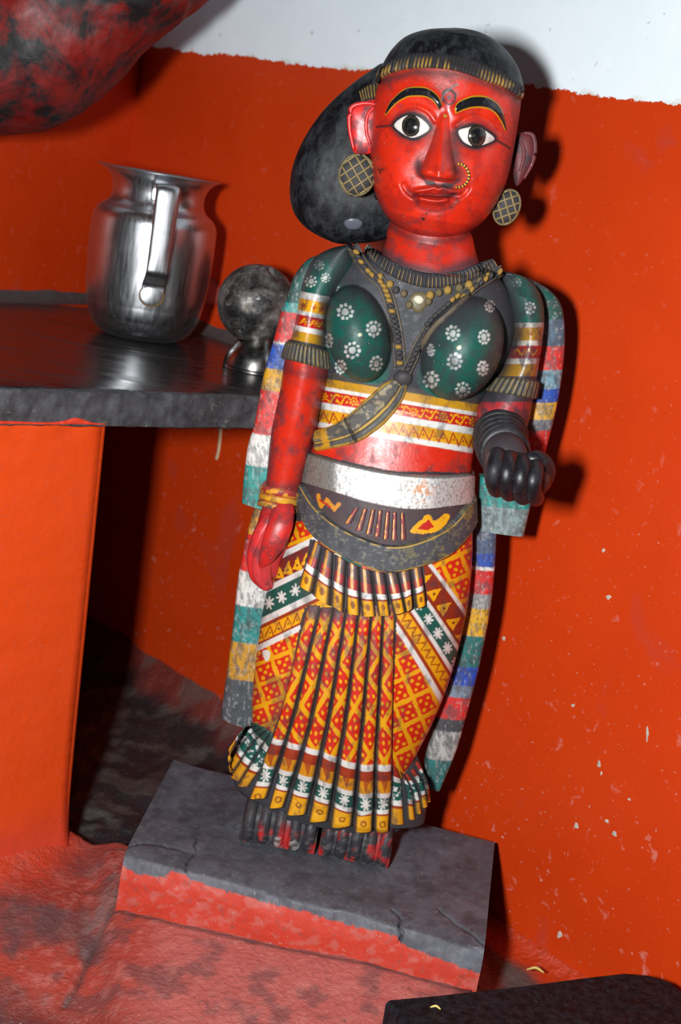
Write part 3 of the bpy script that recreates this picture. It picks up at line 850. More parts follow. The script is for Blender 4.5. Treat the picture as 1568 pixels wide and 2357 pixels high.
# ------------------------------------------------------------------ steel jug
def jug():
    JS = 0.957
    B = np.array([-0.2195, 1.250, ZS])
    prof = [(0.0005, 0.0012), (0.030, 0.0006), (0.038, 0.002), (0.046, 0.007), (0.052, 0.016), (0.0565, 0.030), (0.0595, 0.048), (0.0610, 0.070), (0.0615, 0.090), (0.0612, 0.108), (0.0600, 0.117), (0.0560, 0.1235), (0.0500, 0.1280), (0.0462, 0.1330), (0.0448, 0.1390), (0.0450, 0.1450), (0.0468, 0.1510), (0.0500, 0.1560), (0.0545, 0.1595), (0.0572, 0.1606), (0.0580, 0.1612)]
    p = spl(prof, 130)
    inner = [(0.0578, 0.1616), (0.0545, 0.1604), (0.0490, 0.1562), (0.0455, 0.150), (0.0438, 0.139), (0.0452, 0.132), (0.055, 0.122), (0.0598, 0.108), (0.059, 0.06), (0.05, 0.015), (0.0005, 0.004)]
    p = np.vstack([p, spl(inner, 70)]); p[:, 0] = np.maximum(p[:, 0], 0.0004)
    v, f = lathe(p, 160)
    th = np.arctan2(v[:, 1], v[:, 0]); rr = np.hypot(v[:, 0], v[:, 1])
    # lip pulled to a slight spout on the far left, faint dents
    w = smooth(0.15, 0.161, v[:, 2]) * np.exp(-((np.mod(th - radians(185) + pi, 2 * pi) - pi) / 0.35) ** 2)
    v[:, :2] *= (1 + 0.07 * w)[:, None]; v[:, 2] += 0.001 * w
    dent = 0.0007 * (fbm(th * 1.3, v[:, 2] * 30, 4) - 0.5) * (rr > 0.03)
    v[:, :2] *= (1 + dent / np.maximum(rr, 0.02))[:, None]
    root = empty('steel_jug', tuple(B))
    g = Geo(); g.add(v * JS + B, f); g.build('jug_body', M_STEEL, root)
    # handle: folded strip toward the viewer's right
    az = radians(-74); er = np.array([cos(az), sin(az), 0]) * JS; et = np.array([-sin(az), cos(az), 0]) * JS; ez = np.array([0, 0, 1.0]) * JS
    path = [(0.0455, 0.1475), (0.060, 0.1530), (0.0755, 0.1520), (0.0800, 0.1430), (0.0795, 0.110), (0.0785, 0.078), (0.0765, 0.0705), (0.0690, 0.0645), (0.0625, 0.0600), (0.0610, 0.053), (0.0600, 0.046)]
    q = arc(path, 90); t = np.gradient(q, axis=0); t /= np.linalg.norm(t, axis=1, keepdims=True)
    nn = np.stack([t[:, 1], -t[:, 0]], 1)
    s = np.linspace(-1, 1, 11); wv = np.interp(np.linspace(0, 1, 90), [0, 0.12, 0.75, 0.86, 0.96, 1], [0.0125, 0.0118, 0.0105, 0.0110, 0.0115, 0.007])
    V = []
    for side in (0.0006, -0.0006):
        fold = -0.0022 * np.abs(s) ** 3
        V.append(np.stack([B + er * (q[i, 0]) + ez * (q[i, 1]) + et * (wv[i] * s)[:, None] + (er * nn[i, 0] + ez * nn[i, 1]) * ((fold * -1 if False else fold) * np.interp(i, [0, 20, 60, 75], [0, 1, 1, 0]) - side)[:, None] * -1 for i in range(90)]))
    V = np.concatenate([V[0], V[1][:, ::-1]], 1)
    g = Geo(); g.add(V.reshape(-1, 3), grid_faces(90, 22, cv=True))
    k = np.arange(22); g.f.append(k[None]); g.f.append((k[::-1] + 89 * 22)[None])
    h = g.build('handle', M_STEEL, root)
    # round weld tab at the foot of the handle
    g = Geo(); c = B + er * 0.0608 + ez * 0.049 + et * -0.001
    vv, ff = ellipsoid((0, 0, 0), (1, 1, 1), 14, 28)
    vv = c + er * vv[:, :1] * 0.0018 + et * vv[:, 1:2] * 0.0115 + ez * vv[:, 2:] * 0.0105
    g.add(vv, ff); wt = g.build('weld_tab', M_STEEL, h)
    g = Geo()
    ring = [c + er * 0.0008 + (et * cos(a) * 0.0115 + ez * sin(a) * 0.0105) for a in np.linspace(radians(150), radians(390), 40)]
    add_tube(g, ring, 0.0006, 8, lin((120, 92, 36)))
    g.build('rust_line', M_SPOT, h)
    g = Geo(); c2 = B + er * 0.0462 + ez * 0.142
    vv, ff = ellipsoid((0, 0, 0), (1, 1, 1), 14, 28)
    vv = c2 + er * vv[:, :1] * 0.0016 + et * (np.sign(vv[:, 1:2]) * np.abs(vv[:, 1:2]) ** 0.5) * 0.0125 + ez * (np.sign(vv[:, 2:]) * np.abs(vv[:, 2:]) ** 0.5) * 0.008
    g.add(vv, ff); g.build('weld_tab', M_STEEL, h)
    tag(root, 'stainless steel jug with a flared rim and strap handle, on the stone shelf', 'jug')
jug()

# ------------------------------------------------------------------ blackened metal ball vessel
def ball():
    B = np.array([-0.0985, 1.166, ZS]); R = 0.0350
    root = empty('metal_vessel', tuple(B))
    th = [(R * sin(a), 0.0590 - R * cos(a)) for a in np.linspace(0.45, pi - 0.22, 60)]
    th += [(0.0062, 0.0905), (0.004, 0.0875), (0.0005, 0.086)]
    v, f = lathe(th, 100)
    rr = np.linalg.norm(v - np.array([0, 0, 0.0590]), axis=1); ph = np.arctan2(v[:, 1], v[:, 0])
    v += (v - np.array([0, 0, 0.0590])) * (0.03 * (fbm(ph * 2, v[:, 2] * 60, 5) - 0.5))[:, None]
    # carved cleft over the top
    cl = np.exp(-((np.mod(ph - radians(-40) + pi, 2 * pi) - pi) / 0.3) ** 2) * smooth(0.080, 0.093, v[:, 2])
    v[:, 2] -= 0.005 * cl
    g = Geo(); g.add(v + B + np.array([-0.0072, 0, 0]), f); g.build('ball', M_OLD, root)
    foot = spl([(0.0005, 0.0), (0.026, 0.0), (0.0285, 0.002), (0.0285, 0.006), (0.0262, 0.014), (0.0215, 0.022), (0.0175, 0.028), (0.0155, 0.034)], 50)
    v, f = lathe(foot, 90); g = Geo(); g.add(v + B, f); g.build('foot', M_OLD2, root)
    tag(root, 'tarnished metal ball on a flared foot, half hidden behind the statue', 'vessel')
M_OLD2 = steel('tarnished_silver', (0.50, 0.49, 0.48), 0.16, 0.4, (20, 20, 20), 0.85)
ball()

# ------------------------------------------------------------------ peg in the wall
def peg():
    c = on_plane(486, 672, (KR, 0, 0), (1, 1, 0))[0]
    d = np.array([-D45, -D45, 0])
    root_p = [c - d * 0.004 + d * t for t in np.linspace(0, 0.052, 14)]
    r = np.full(14, 0.0135); r[-1] = 0.011; r[-2] = 0.0131; r[:3] = 0.0142
    g = Geo(); add_tube(g, root_p, r, 28)
    o = g.build('wall_peg', M_PEG); flat_shade(o, 50)
    tag(o, 'short faded pink peg in the wall between jug and metal ball', 'peg')
peg()

# ------------------------------------------------------------------ scraps
def scrap(name, pts, Zs, r, label, cat, lift=0.0008, mat=None):
    p = [at_z(x, y, Zs)[0] + np.array([0, 0, lift + h]) for x, y, h in pts]
    g = Geo(); q = spl(p, 18); rr = r * np.sin(np.linspace(0.25, pi - 0.25, 18)) ** 0.6
    add_tube(g, q, rr, 8, flat=0.35)
    o = g.build(name, mat or M_STRAW); tag(o, label, cat)
scrap('flower_petal', [(14, 2249, 0), (22, 2260, 0.003), (38, 2262, 0.001)], -0.072, 0.0022, 'curled yellow petal on the red plaster at lower left', 'petal')
scrap('straw_bit', [(1212, 2234, 0), (1232, 2235, 0.002), (1252, 2241, 0)], -0.07, 0.0012, 'yellow straw by the foot of the right wall', 'straw')
scrap('straw_bit', [(990, 2321, 0), (1002, 2324, 0.002), (1014, 2326, 0)], -0.014, 0.0009, 'pale straw lying on the black board', 'straw')

# ------------------------------------------------------------------ the statue
Y0 = 0.935
STATUE = empty('painted_statue', (0.028, 0.925, 0.0))
tag(STATUE, 'carved wooden statue of a red-faced woman in a patterned sari, standing on the plinth', 'statue')

def bands(P, m, w, steps):
    """painted cross bands: (from, to, colour)"""
    for a, b, c in steps:
        P.put(m * np.clip(0.5 + np.minimum(w - a, b - w) / 1.6, 0, 1), c)

def inflate(g, outline, Y, ff, fb, n, rings, colf, p=0.7, bumpy=0.0):
    o = spl(outline, n, True); P = at_y(*o.T, Y); c = P.mean(0)
    rows = []
    for a in np.linspace(-pi / 2 + 0.03, pi / 2 - 0.03, rings):
        q = c + (P - c) * cos(a) ** p; q[:, 1] = Y - sin(a) * (ff if a > 0 else fb); rows.append(q)
    V = np.stack(rows, 0)
    u, v = proj(V); C = colf(u, v)
    b = g.n
    g.add(V.reshape(-1, 3), grid_faces(rings, n, cv=True), C.reshape(-1, 3))
    k = np.arange(n); g.f.append(k[::-1][None] + b); g.f.append((k + (rings - 1) * n)[None] + b)

body = Geo()

# ---- torso with the bodice
torso = Shell(
    [(842, 580), (800, 592), (752, 634), (742, 690), (744, 760), (748, 820), (748, 870), (741, 915), (735, 960), (724, 1010), (712, 1045), (702, 1110), (690, 1165), (680, 1215)],
    [(1126, 630), (1150, 640), (1180, 684), (1188, 750), (1170, 820), (1135, 880), (1106, 930), (1096, 980), (1090, 1040), (1083, 1092), (1082, 1150), (1086, 1220), (1087, 1280)],
    Y0, [(560, .024, .03), (620, .032, .035), (700, .035, .04), (800, .035, .04), (880, .031, .04), (930, .030, .04), (1000, .0345, .04), (1060, .039, .04), (1120, .042, .04), (1250, .045, .04)], 330, 300)
V = torso.grid()
BR = []
for (cx, cy, a, b_, tilt, yc_, ry) in ((826, 778, 73, 106, -24, 0.909, 0.036), (1064, 812, 90, 116, 12, 0.908, 0.037)):
    c = at_y(cx, cy, 0.893)[0]; k = 0.893 / F * 1.03
    BR.append((c, a * k, b_ * k, radians(tilt), yc_, ry))
for (c, a, b_, ti, yc_, ry) in BR:
    dx, dz_ = V[..., 0] - c[0], V[..., 2] - c[2]
    p = (dx * cos(ti) - dz_ * sin(ti)) / a; q = (dx * sin(ti) + dz_ * cos(ti)) / b_
    q = np.where(q > 0, q * (0.92), q)
    r2 = p * p + q * q
    yb_ = yc_ - ry * np.sqrt(np.clip(1 - r2, 0, 1))
    m = (r2 < 1) & (np.arange(V.shape[1]) < torso.nf)[None]
    V[..., 1] = np.where(m & (yb_ < V[..., 1]), yb_, V[..., 1])
# valley between the folds of the neckline
def paint_torso(u, v, X):
    P = Paint(u, v, (44, 45, 50))
    P.put(smooth(.5, .64, fbm(u / 11, v / 8, 71, 5)) * .5, (70, 71, 75))
    w = v - 0.17 * (u - 754)
    low = (w > 858).astype(float)
    P.put(low, (120, 96, 30))
    bands(P, np.ones(u.shape), w, [(858, 872, (66, 62, 56)), (872, 892, (176, 128, 24)), (891, 900, WHT), (900, 929, (176, 26, 20)), (928, 944, WHT), (944, 975, (196, 140, 18)), (974, 987, WHT), (987, 1400, RED)])
    # floral scrawl on the red and gold bands
    for i, x in enumerate(range(745, 1100, 23)):
        y = 914 + 0.17 * (x - 754)
        if i % 3 == 0:
            for k in range(7): P.disc(x + 8 * cos(k * 0.9), y + 8 * sin(k * 0.9), 2.6, YEL)
            P.disc(x, y, 3, YEL)
        else: P.stroke(spl([(x - 13, y + 4), (x - 7, y + 9), (x - 1, y + 1), (x + 5, y - 8), (x + 12, y - 4)], 14), 3.6, YEL); P.disc(x - 4, y - 7, 3, YEL); P.disc(x + 7, y + 6, 2.6, YEL)
        y2 = 960 + 0.17 * (x - 754)
        P.stroke([(x - 11, y2 + 13), (x, y2 - 12), (x + 11, y2 + 13)], 2.6, DRED); P.disc(x, y2 + 3, 2.2, BRN)
    # green bodice over the breasts
    P.poly([(748, 790), (750, 725), (772, 660), (805, 655), (850, 690), (892, 750), (902, 830), (890, 872), (856, 884), (795, 866), (757, 830)], GRN)
    P.poly([(958, 872), (978, 805), (1028, 742), (1095, 680), (1150, 690), (1176, 770), (1156, 848), (1118, 900), (1050, 922), (985, 905)], GRN)
    # soot rubbed over the neckline side of the cloth
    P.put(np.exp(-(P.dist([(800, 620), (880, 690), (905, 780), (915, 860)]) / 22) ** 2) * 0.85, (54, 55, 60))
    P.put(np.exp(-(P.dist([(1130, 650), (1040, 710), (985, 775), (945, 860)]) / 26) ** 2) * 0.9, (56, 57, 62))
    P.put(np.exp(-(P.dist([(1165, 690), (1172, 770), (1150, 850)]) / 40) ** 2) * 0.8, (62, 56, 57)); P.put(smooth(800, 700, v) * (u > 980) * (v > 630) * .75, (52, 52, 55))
    P.put(smooth(0.48, 0.62, fbm(u / 16, v / 16, 91, 5)) * 0.4 * (1 - low), (48, 50, 55))
    fl_ = (190, 191, 187)
    for (x, y, r, sq) in ((795, 718, 20, 1), (860, 757, 19, .95), (757, 785, 17, .55), (811, 806, 20, 1), (866, 837, 18, .9), (784, 845, 17, .8), (770, 660, 13, .8),
                          (992, 874, 20, .95), (1047, 832, 20, .9), (1043, 767, 19, .9), (1114, 776, 18, .75), (992, 806, 15, .5), (1112, 848, 18, .7), (1066, 897, 18, 1), (1128, 705, 14, .8)):
        P.flower(x, y, r, fl_, 9, 0.82, sq, x * .1)
    P.disc(829, 771, 4.5, (190, 190, 150)); P.disc(1057, 800, 5, (200, 190, 150))
    P.stroke([(700, 1040), (790, 1064), (900, 1087), (1085, 1092)], 7, (40, 38, 40))
    P.poly([(884, 540), (990, 560), (1096, 545), (1100, 604), (1048, 626), (990, 632), (930, 616), (880, 586)], RED, 1, False)
    P.put(np.exp(-(P.dist([(872, 572), (925, 612), (1010, 634), (1110, 598)]) / 14) ** 2) * .85, DRK)  # dark shading of the neck base painted in along the collar
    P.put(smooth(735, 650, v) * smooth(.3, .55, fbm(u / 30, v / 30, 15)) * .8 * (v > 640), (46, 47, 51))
    P.grime(0.55, 26, 12, th=0.52)
    return P.c
add_shell(body, torso, V, paint_torso)

# ---- neck
neck = Shell([(910, 490), (894, 520), (888, 555), (874, 590), (850, 622)], [(1065, 505), (1086, 540), (1094, 575), (1102, 605), (1108, 640)], 0.932,
             [(490, .030, .03), (560, .031, .03), (600, .036, .03), (640, .040, .03)], 110, 140, e=1.0)
def paint_neck(u, v, X):
    P = Paint(u, v, RED); P.put(np.exp(-(P.dist([(872, 572), (925, 610), (1010, 632), (1110, 596)]) / 15) ** 2) * .85, DRK)
    P.put(np.exp(-(P.dist([(885, 510), (940, 546), (1000, 556), (1060, 550), (1100, 524)]) / 12) ** 2) * .7, (52, 26, 28))  # shading painted in dark at the collar and below the jaw
    P.grime(0.5, 22, 5, th=0.54); return P.c
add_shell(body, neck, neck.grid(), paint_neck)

# ---- head and face
head = Shell(
    [(1036, 70), (985, 73), (940, 88), (908, 118), (886, 155), (872, 190), (862, 230), (856, 300), (853, 350), (855, 400), (862, 440), (878, 480), (905, 515), (945, 540), (1003, 553)],
    [(1040, 70), (1085, 75), (1128, 92), (1162, 122), (1186, 160), (1197, 200), (1198, 240), (1191, 290), (1181, 350), (1164, 420), (1136, 478), (1100, 520), (1052, 545), (1008, 553)],
    0.925, [(66, .004, .004), (75, .018, .02), (95, .030, .034), (130, .041, .045), (180, .047, .05), (250, .0485, .05), (330, .049, .048), (420, .050, .045), (470, .0485, .04), (505, .043, .03), (530, .034, .02), (546, .022, .012), (556, .006, .006)], 400, 330)
V = head.grid(); u, v = proj(V)
P = Paint(u, v, RED, wob=0.0)
G2 = lambda x, y, sx, sy: np.exp(-((u - x) / sx) ** 2 - ((v - y) / sy) ** 2)
GS = lambda pts, w: np.exp(-(P.dist(spl(pts, 24)) / w) ** 2)
t = np.clip((v - 255) / 140, 0, 1.3)
xc = 1023 - 13 * t; tc = np.clip(t, 0, 1)
wl_ = 10 + 34 * tc ** 1.5; wr_ = 10 + 32 * tc ** 1.5
w_ = np.where(u < xc, wl_, wr_)
rel = np.clip(1 - np.abs(u - xc) / w_, 0, 1)
rel = np.where(rel > .8, .8 + .2 * (1 - (1 - (rel - .8) / .2) ** 2) * .7, rel)
vb = 408 + 0.16 * (u - 1005) - 0.003 * (u - 1009) ** 2
nose = (1.2 + 13.0 * tc ** 1.3) * rel * smooth(240, 275, v) * (1 - smooth(-1, 9, v - vb))
nose += (4.2 * G2(979, 394, 13, 13) + 4.2 * G2(1039, 401, 13, 13)) * (1 - smooth(-1, 9, v - vb - 7))
d = nose
d = d + 2.8 * GS([(958, 440), (985, 436), (1000, 433), (1009, 437), (1020, 434), (1040, 440), (1056, 442)], 6)
d = d - 2.4 * GS([(955, 449), (980, 449), (1009, 450), (1038, 450), (1050, 447)], 4)
d = d + 7.0 * GS([(968, 457), (988, 461), (1008, 463), (1026, 460)], 8)
d = d - 0.7 * GS([(958, 474), (985, 484), (1010, 486), (1036, 478)], 8)
d = d + 0.9 * G2(1000, 518, 55, 34)
d = d + 2.6 * G2(905, 400, 34, 50) + 2.6 * G2(1112, 410, 34, 50)
d = d - 2.2 * GS([(929, 426), (936, 438), (952, 451)], 6) - 2.2 * GS([(1076, 434), (1066, 446), (1046, 455)], 6)
d = d + 0.7 * GS([(920, 432), (928, 446), (945, 462)], 9) + 0.7 * GS([(1086, 440), (1076, 452), (1056, 466)], 9)
d = d - 3.0 * G2(948, 291, 52, 32) - 3.0 * G2(1097, 314, 50, 31)
d = d + 2.6 * G2(948, 291, 30, 18) + 2.6 * G2(1097, 313, 30, 18)
d = d + 2.0 * GS([(892, 255), (912, 228), (944, 212), (976, 211), (1008, 236)], 13) + 2.0 * GS([(1052, 250), (1085, 235), (1118, 235), (1148, 262)], 13)
d = d - 1.2 * GS([(900, 276), (925, 252), (955, 244), (985, 256), (1002, 278)], 6) - 1.2 * GS([(1050, 288), (1075, 272), (1105, 268), (1132, 282), (1148, 304)], 6)
fr = (np.arange(V.shape[1]) < head.nf)[None] * np.clip(np.sin(head.t), 0, 1)[None] ** 0.5
V[..., 1] -= d * 0.001 * fr
HEADV = V.copy()
def paint_head(u, v, X):
    P = Paint(u, v, (196, 38, 14), wob=1.0)
    P.put(smooth(0.50, 0.66, fbm(u / 20, v / 26, 31, 5)) * 0.35, (120, 22, 22))
    eyeL = [(905, 288), (925, 268), (950, 262), (975, 272), (991, 294), (970, 314), (948, 320), (922, 308)]
    eyeR = [(1053, 302), (1072, 291), (1096, 288), (1122, 300), (1141, 320), (1115, 335), (1091, 340), (1065, 328)]
    for e in (eyeL, eyeR):
        q = spl(e, 40, True); q = np.vstack([q, q[:1]])
        P.put(np.exp(-(P.dist(q) / 11) ** 2) * 0.8, (56, 30, 34)); P.stroke(q, 7, (30, 28, 32), 0.95)
    P.stroke([(868, 292), (888, 290), (908, 288)], 6, (70, 28, 28), 0.9); P.stroke([(1138, 320), (1158, 331), (1174, 341)], 6, (60, 28, 30), 0.9)
    soot = (58, 36, 38)  # dirt tone; shading of nose sides, mouth, lip and jaw painted with it too
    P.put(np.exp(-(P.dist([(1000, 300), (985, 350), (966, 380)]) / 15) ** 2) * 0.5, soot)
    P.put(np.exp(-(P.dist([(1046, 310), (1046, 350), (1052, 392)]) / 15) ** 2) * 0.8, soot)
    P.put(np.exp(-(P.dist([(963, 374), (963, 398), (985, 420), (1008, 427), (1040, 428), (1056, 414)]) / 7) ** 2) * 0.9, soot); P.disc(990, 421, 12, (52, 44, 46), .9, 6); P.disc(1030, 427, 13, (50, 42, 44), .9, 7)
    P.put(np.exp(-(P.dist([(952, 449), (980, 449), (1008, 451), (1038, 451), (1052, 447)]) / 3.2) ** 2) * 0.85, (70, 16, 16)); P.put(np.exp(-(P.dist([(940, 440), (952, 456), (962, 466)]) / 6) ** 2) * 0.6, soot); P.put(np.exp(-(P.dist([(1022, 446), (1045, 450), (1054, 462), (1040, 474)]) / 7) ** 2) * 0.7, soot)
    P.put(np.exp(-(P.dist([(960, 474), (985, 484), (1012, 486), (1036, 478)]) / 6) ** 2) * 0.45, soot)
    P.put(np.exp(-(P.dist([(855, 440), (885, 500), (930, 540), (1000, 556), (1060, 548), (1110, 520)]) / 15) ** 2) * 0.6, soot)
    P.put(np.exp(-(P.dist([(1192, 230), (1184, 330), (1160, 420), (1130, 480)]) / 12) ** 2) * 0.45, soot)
    P.put(np.exp(-(P.dist([(880, 185), (960, 166), (1060, 172), (1130, 195), (1190, 225)]) / 12) ** 2) * 0.75, (60, 40, 40))
    for x, y in ((873, 391), (880, 390), (876, 397)): P.disc(x, y, 2.6, (28, 20, 20))
    P.disc(975, 504, 3.2, (25, 18, 18)); P.disc(982, 492, 2.6, (40, 20, 20))
    # worn forehead mark
    P.disc(1034, 222, 17, (52, 46, 46), 1, 19); P.disc(1034, 224, 12, (164, 24, 26), 1, 14); P.disc(1034, 225, 5, (96, 70, 70))
    P.stroke([(1014, 234), (1022, 216), (1034, 205), (1054, 193)], 5, (98, 92, 90), 0.85)
    P.disc(1025, 267, 4, (150, 130, 40))
    hair = v < np.interp(u, [870, 883, 917, 970, 1030, 1074, 1117, 1160, 1197], [182, 172, 158, 151, 154, 164, 179, 195, 220])
    P.put((hair | (X[..., 1] > 0.93)) * 1.0, (24, 24, 27))
    return P.c
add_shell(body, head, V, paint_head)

# ---- ears
def ear(out, Y, base, rim, inner):
    def cf(u, v):
        P = Paint(u, v, base); P.grime(0.75, 12, 3, th=0.46); return P.c
    inflate(body, out, Y, 0.0045, 0.005, 60, 24, cf)
    for path, r, c in ((rim, 0.0016, base), (inner, 0.0014, base)):
        q = at_y(*spl(path, 30).T, Y - 0.004); add_tube(body, q, r * np.sin(np.linspace(.35, pi - .35, 30)) ** .5, 10, lin(c))
ear([(805, 248), (832, 235), (868, 232), (874, 280), (866, 340), (845, 356), (814, 350), (804, 300)], 0.925, (196, 36, 34),
    [(866, 240), (836, 238), (808, 250), (805, 295), (815, 346)], [(862, 246), (848, 262), (843, 285), (845, 310), (852, 332)])
ear([(1188, 318), (1206, 304), (1224, 308), (1233, 340), (1226, 374), (1208, 408), (1188, 428), (1180, 380)], 0.935, (96, 44, 46),
    [(1206, 306), (1226, 312), (1232, 342), (1225, 376), (1206, 412)], [(1198, 326), (1206, 345), (1204, 372), (1196, 395)])

# ---- arms
def arm(L, R, Y, dep, nz, nf, paint): 
    s = Shell(L, R, Y, dep, nz, nf, e=1.0); add_shell(body, s, s.grid(), paint); return s
def paint_larm(u, v, X):
    P = Paint(u, v, RED); w = v - 0.2 * (u - 690); one = np.ones(u.shape)
    bands(P, one, w, [(400, 672, GRN), (670, 686, WHT), (686, 716, YEL), (714, 724, WHT), (724, 752, (176, 28, 24)), (750, 763, WHT), (763, 788, (176, 130, 22)), (785, 812, DRK)])
    P.flower(716, 648, 14, WHT, 8, .8); P.flower(750, 640, 12, WHT, 8, .7); P.flower(735, 610, 12, WHT, 8, .5)
    for x in (700, 722, 742):
        P.star(x, 701 + .2 * (x - 690), 7, (150, 40, 16), 6); P.flower(x + 6, 738 + .2 * (x - 690), 8, YEL, 6); P.stroke([(x - 8, 742 + .2 * (x - 690)), (x, 732 + .2 * (x - 690))], 3.5, YEL)
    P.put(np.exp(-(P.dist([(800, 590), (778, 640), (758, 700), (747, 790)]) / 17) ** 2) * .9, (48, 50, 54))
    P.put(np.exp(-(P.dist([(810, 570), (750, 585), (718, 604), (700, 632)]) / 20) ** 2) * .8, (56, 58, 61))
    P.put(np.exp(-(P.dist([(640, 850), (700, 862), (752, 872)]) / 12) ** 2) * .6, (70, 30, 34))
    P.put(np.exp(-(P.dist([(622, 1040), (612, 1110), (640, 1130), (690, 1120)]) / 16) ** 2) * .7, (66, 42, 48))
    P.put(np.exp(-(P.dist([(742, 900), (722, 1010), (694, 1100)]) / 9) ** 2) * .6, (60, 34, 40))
    P.grime(0.6, 24, 22, th=0.53); return P.c
larm = arm([(800, 563), (756, 574), (720, 598), (697, 650), (678, 750), (656, 826), (645, 897), (624, 1000), (614, 1096), (601, 1170)],
           [(812, 566), (818, 610), (788, 660), (757, 719), (752, 795), (757, 856), (744, 907), (734, 963), (721, 1025), (703, 1090), (684, 1160)],
           0.930, [(555, .006, .012), (590, .021, .02), (680, .026, .025), (800, .027, .025), (900, .026, .025), (1000, .024, .022), (1100, .019, .02), (1180, .017, .018)], 330, 110, paint_larm)
def paint_rarm(u, v, X):
    P = Paint(u, v, (176, 40, 44)); one = np.ones(u.shape)
    bands(P, one, v, [(400, 745, GRN), (743, 754, (170, 166, 156)), (754, 785, (150, 110, 30)), (784, 796, (176, 170, 160)), (796, 826, (160, 30, 26)), (825, 838, (180, 174, 166)), (838, 866, (140, 104, 34)), (866, 925, DRK)])
    P.flower(1221, 709, 15, WHT, 8, .75, .8); P.flower(1190, 650, 11, WHT, 8, .4)
    for x in (1195, 1222): P.star(x, 770, 7, (120, 50, 20), 6, .8); P.stroke([(x - 12, 815), (x - 4, 803), (x + 6, 818), (x + 14, 805)], 3.2, YEL, .9)
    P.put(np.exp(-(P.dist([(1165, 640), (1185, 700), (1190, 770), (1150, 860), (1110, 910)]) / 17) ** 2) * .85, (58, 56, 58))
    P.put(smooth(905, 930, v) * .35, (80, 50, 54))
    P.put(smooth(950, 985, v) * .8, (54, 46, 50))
    P.grime(0.75, 18, 25, th=0.48); return P.c
rarm = arm([(1150, 622), (1168, 680), (1182, 760), (1164, 826), (1124, 890), (1099, 930), (1094, 975), (1098, 1010), (1125, 1030)],
           [(1172, 628), (1205, 637), (1239, 668), (1252, 713), (1249, 770), (1238, 846), (1226, 915), (1215, 975), (1200, 1012), (1165, 1036)],
           0.932, [(600, .004, .012), (640, .02, .02), (720, .028, .025), (850, .029, .025), (960, .028, .024), (1010, .022, .018), (1040, .008, .008)], 230, 110, paint_rarm)

# ---- hanging hand at the left
def limb(pts, rads, col, flat=None, nt=18, n=30, jitter=None):
    """pts: (px, py, depth)"""
    q = np.array([at_y(x, y, Y)[0] for x, y, Y in pts]); p, r = capsule_path(q, rads, n)
    v, f, tri = tube(p, r, nt, flat, (1, 0, 0))
    u, w = proj(v); P = Paint(u, w, col); P.grime(0.6, 15, 7, th=0.5)
    b = body.n; body.v.append(v); body.c.append(P.c); body.f.append(f + b); body.f.append(tri + b); body.n += len(v)
HR = (150, 34, 34)
limb([(646, 1160, .928), (640, 1190, .926), (630, 1225, .926), (615, 1262, .927)], [.0125, .0135, .0135, .009], HR, flat=.75)
limb([(622, 1200, .920), (600, 1235, .918), (586, 1280, .918), (590, 1322, .919), (606, 1344, .920)], [.007, .0062, .0056, .0052, .0042], (190, 40, 42))
limb([(632, 1205, .918), (612, 1250, .915), (597, 1290, .914), (598, 1326, .915), (612, 1348, .917)], [.0068, .0062, .0056, .005, .004], (186, 52, 54))
limb([(645, 1210, .917), (628, 1255, .913), (612, 1295, .913), (612, 1330, .915), (622, 1345, .918)], [.0068, .006, .0055, .0048, .0038], (180, 50, 52))
limb([(655, 1215, .918), (645, 1255, .915), (632, 1290, .915), (630, 1318, .917)], [.0062, .0055, .005, .0038], (170, 40, 42))
limb([(652, 1175, .912), (645, 1210, .906), (630, 1250, .904), (614, 1282, .906), (604, 1302, .909)], [.0085, .0092, .0085, .0062, .003], (190, 32, 26), flat=.55)

# ---- raised fist at the right
DH = (19, 19, 23)
limb([(1155, 985, .925), (1152, 1010, .900), (1156, 1030, .878), (1165, 1048, .858)], [.0165, .0165, .0155, .0145], (58, 50, 53), nt=26)
limb([(1160, 1075, .858), (1185, 1095, .846), (1215, 1102, .846)], [.014, .0165, .0150], DH, nt=26)
for i, (x, y, s) in enumerate(((1140, 1082, 1.0), (1168, 1090, 1.05), (1200, 1098, 1.05), (1229, 1103, 0.95))):
    limb([(x + 4, y - 34, .850), (x + 3, y - 30, .836), (x, y - 8, .826), (x - 3, y + 22, .826), (x + 4, y + 44, .838), (x + 10, y + 42, .856)], [.0056 * s, .0062 * s, .0062 * s, .006 * s, .0056 * s, .0045 * s], DH)
limb([(1245, 1110, .862), (1256, 1085, .850), (1250, 1064, .842), (1232, 1056, .838), (1214, 1058, .838)], [.0072, .0068, .006, .0056, .0045], (20, 20, 24))

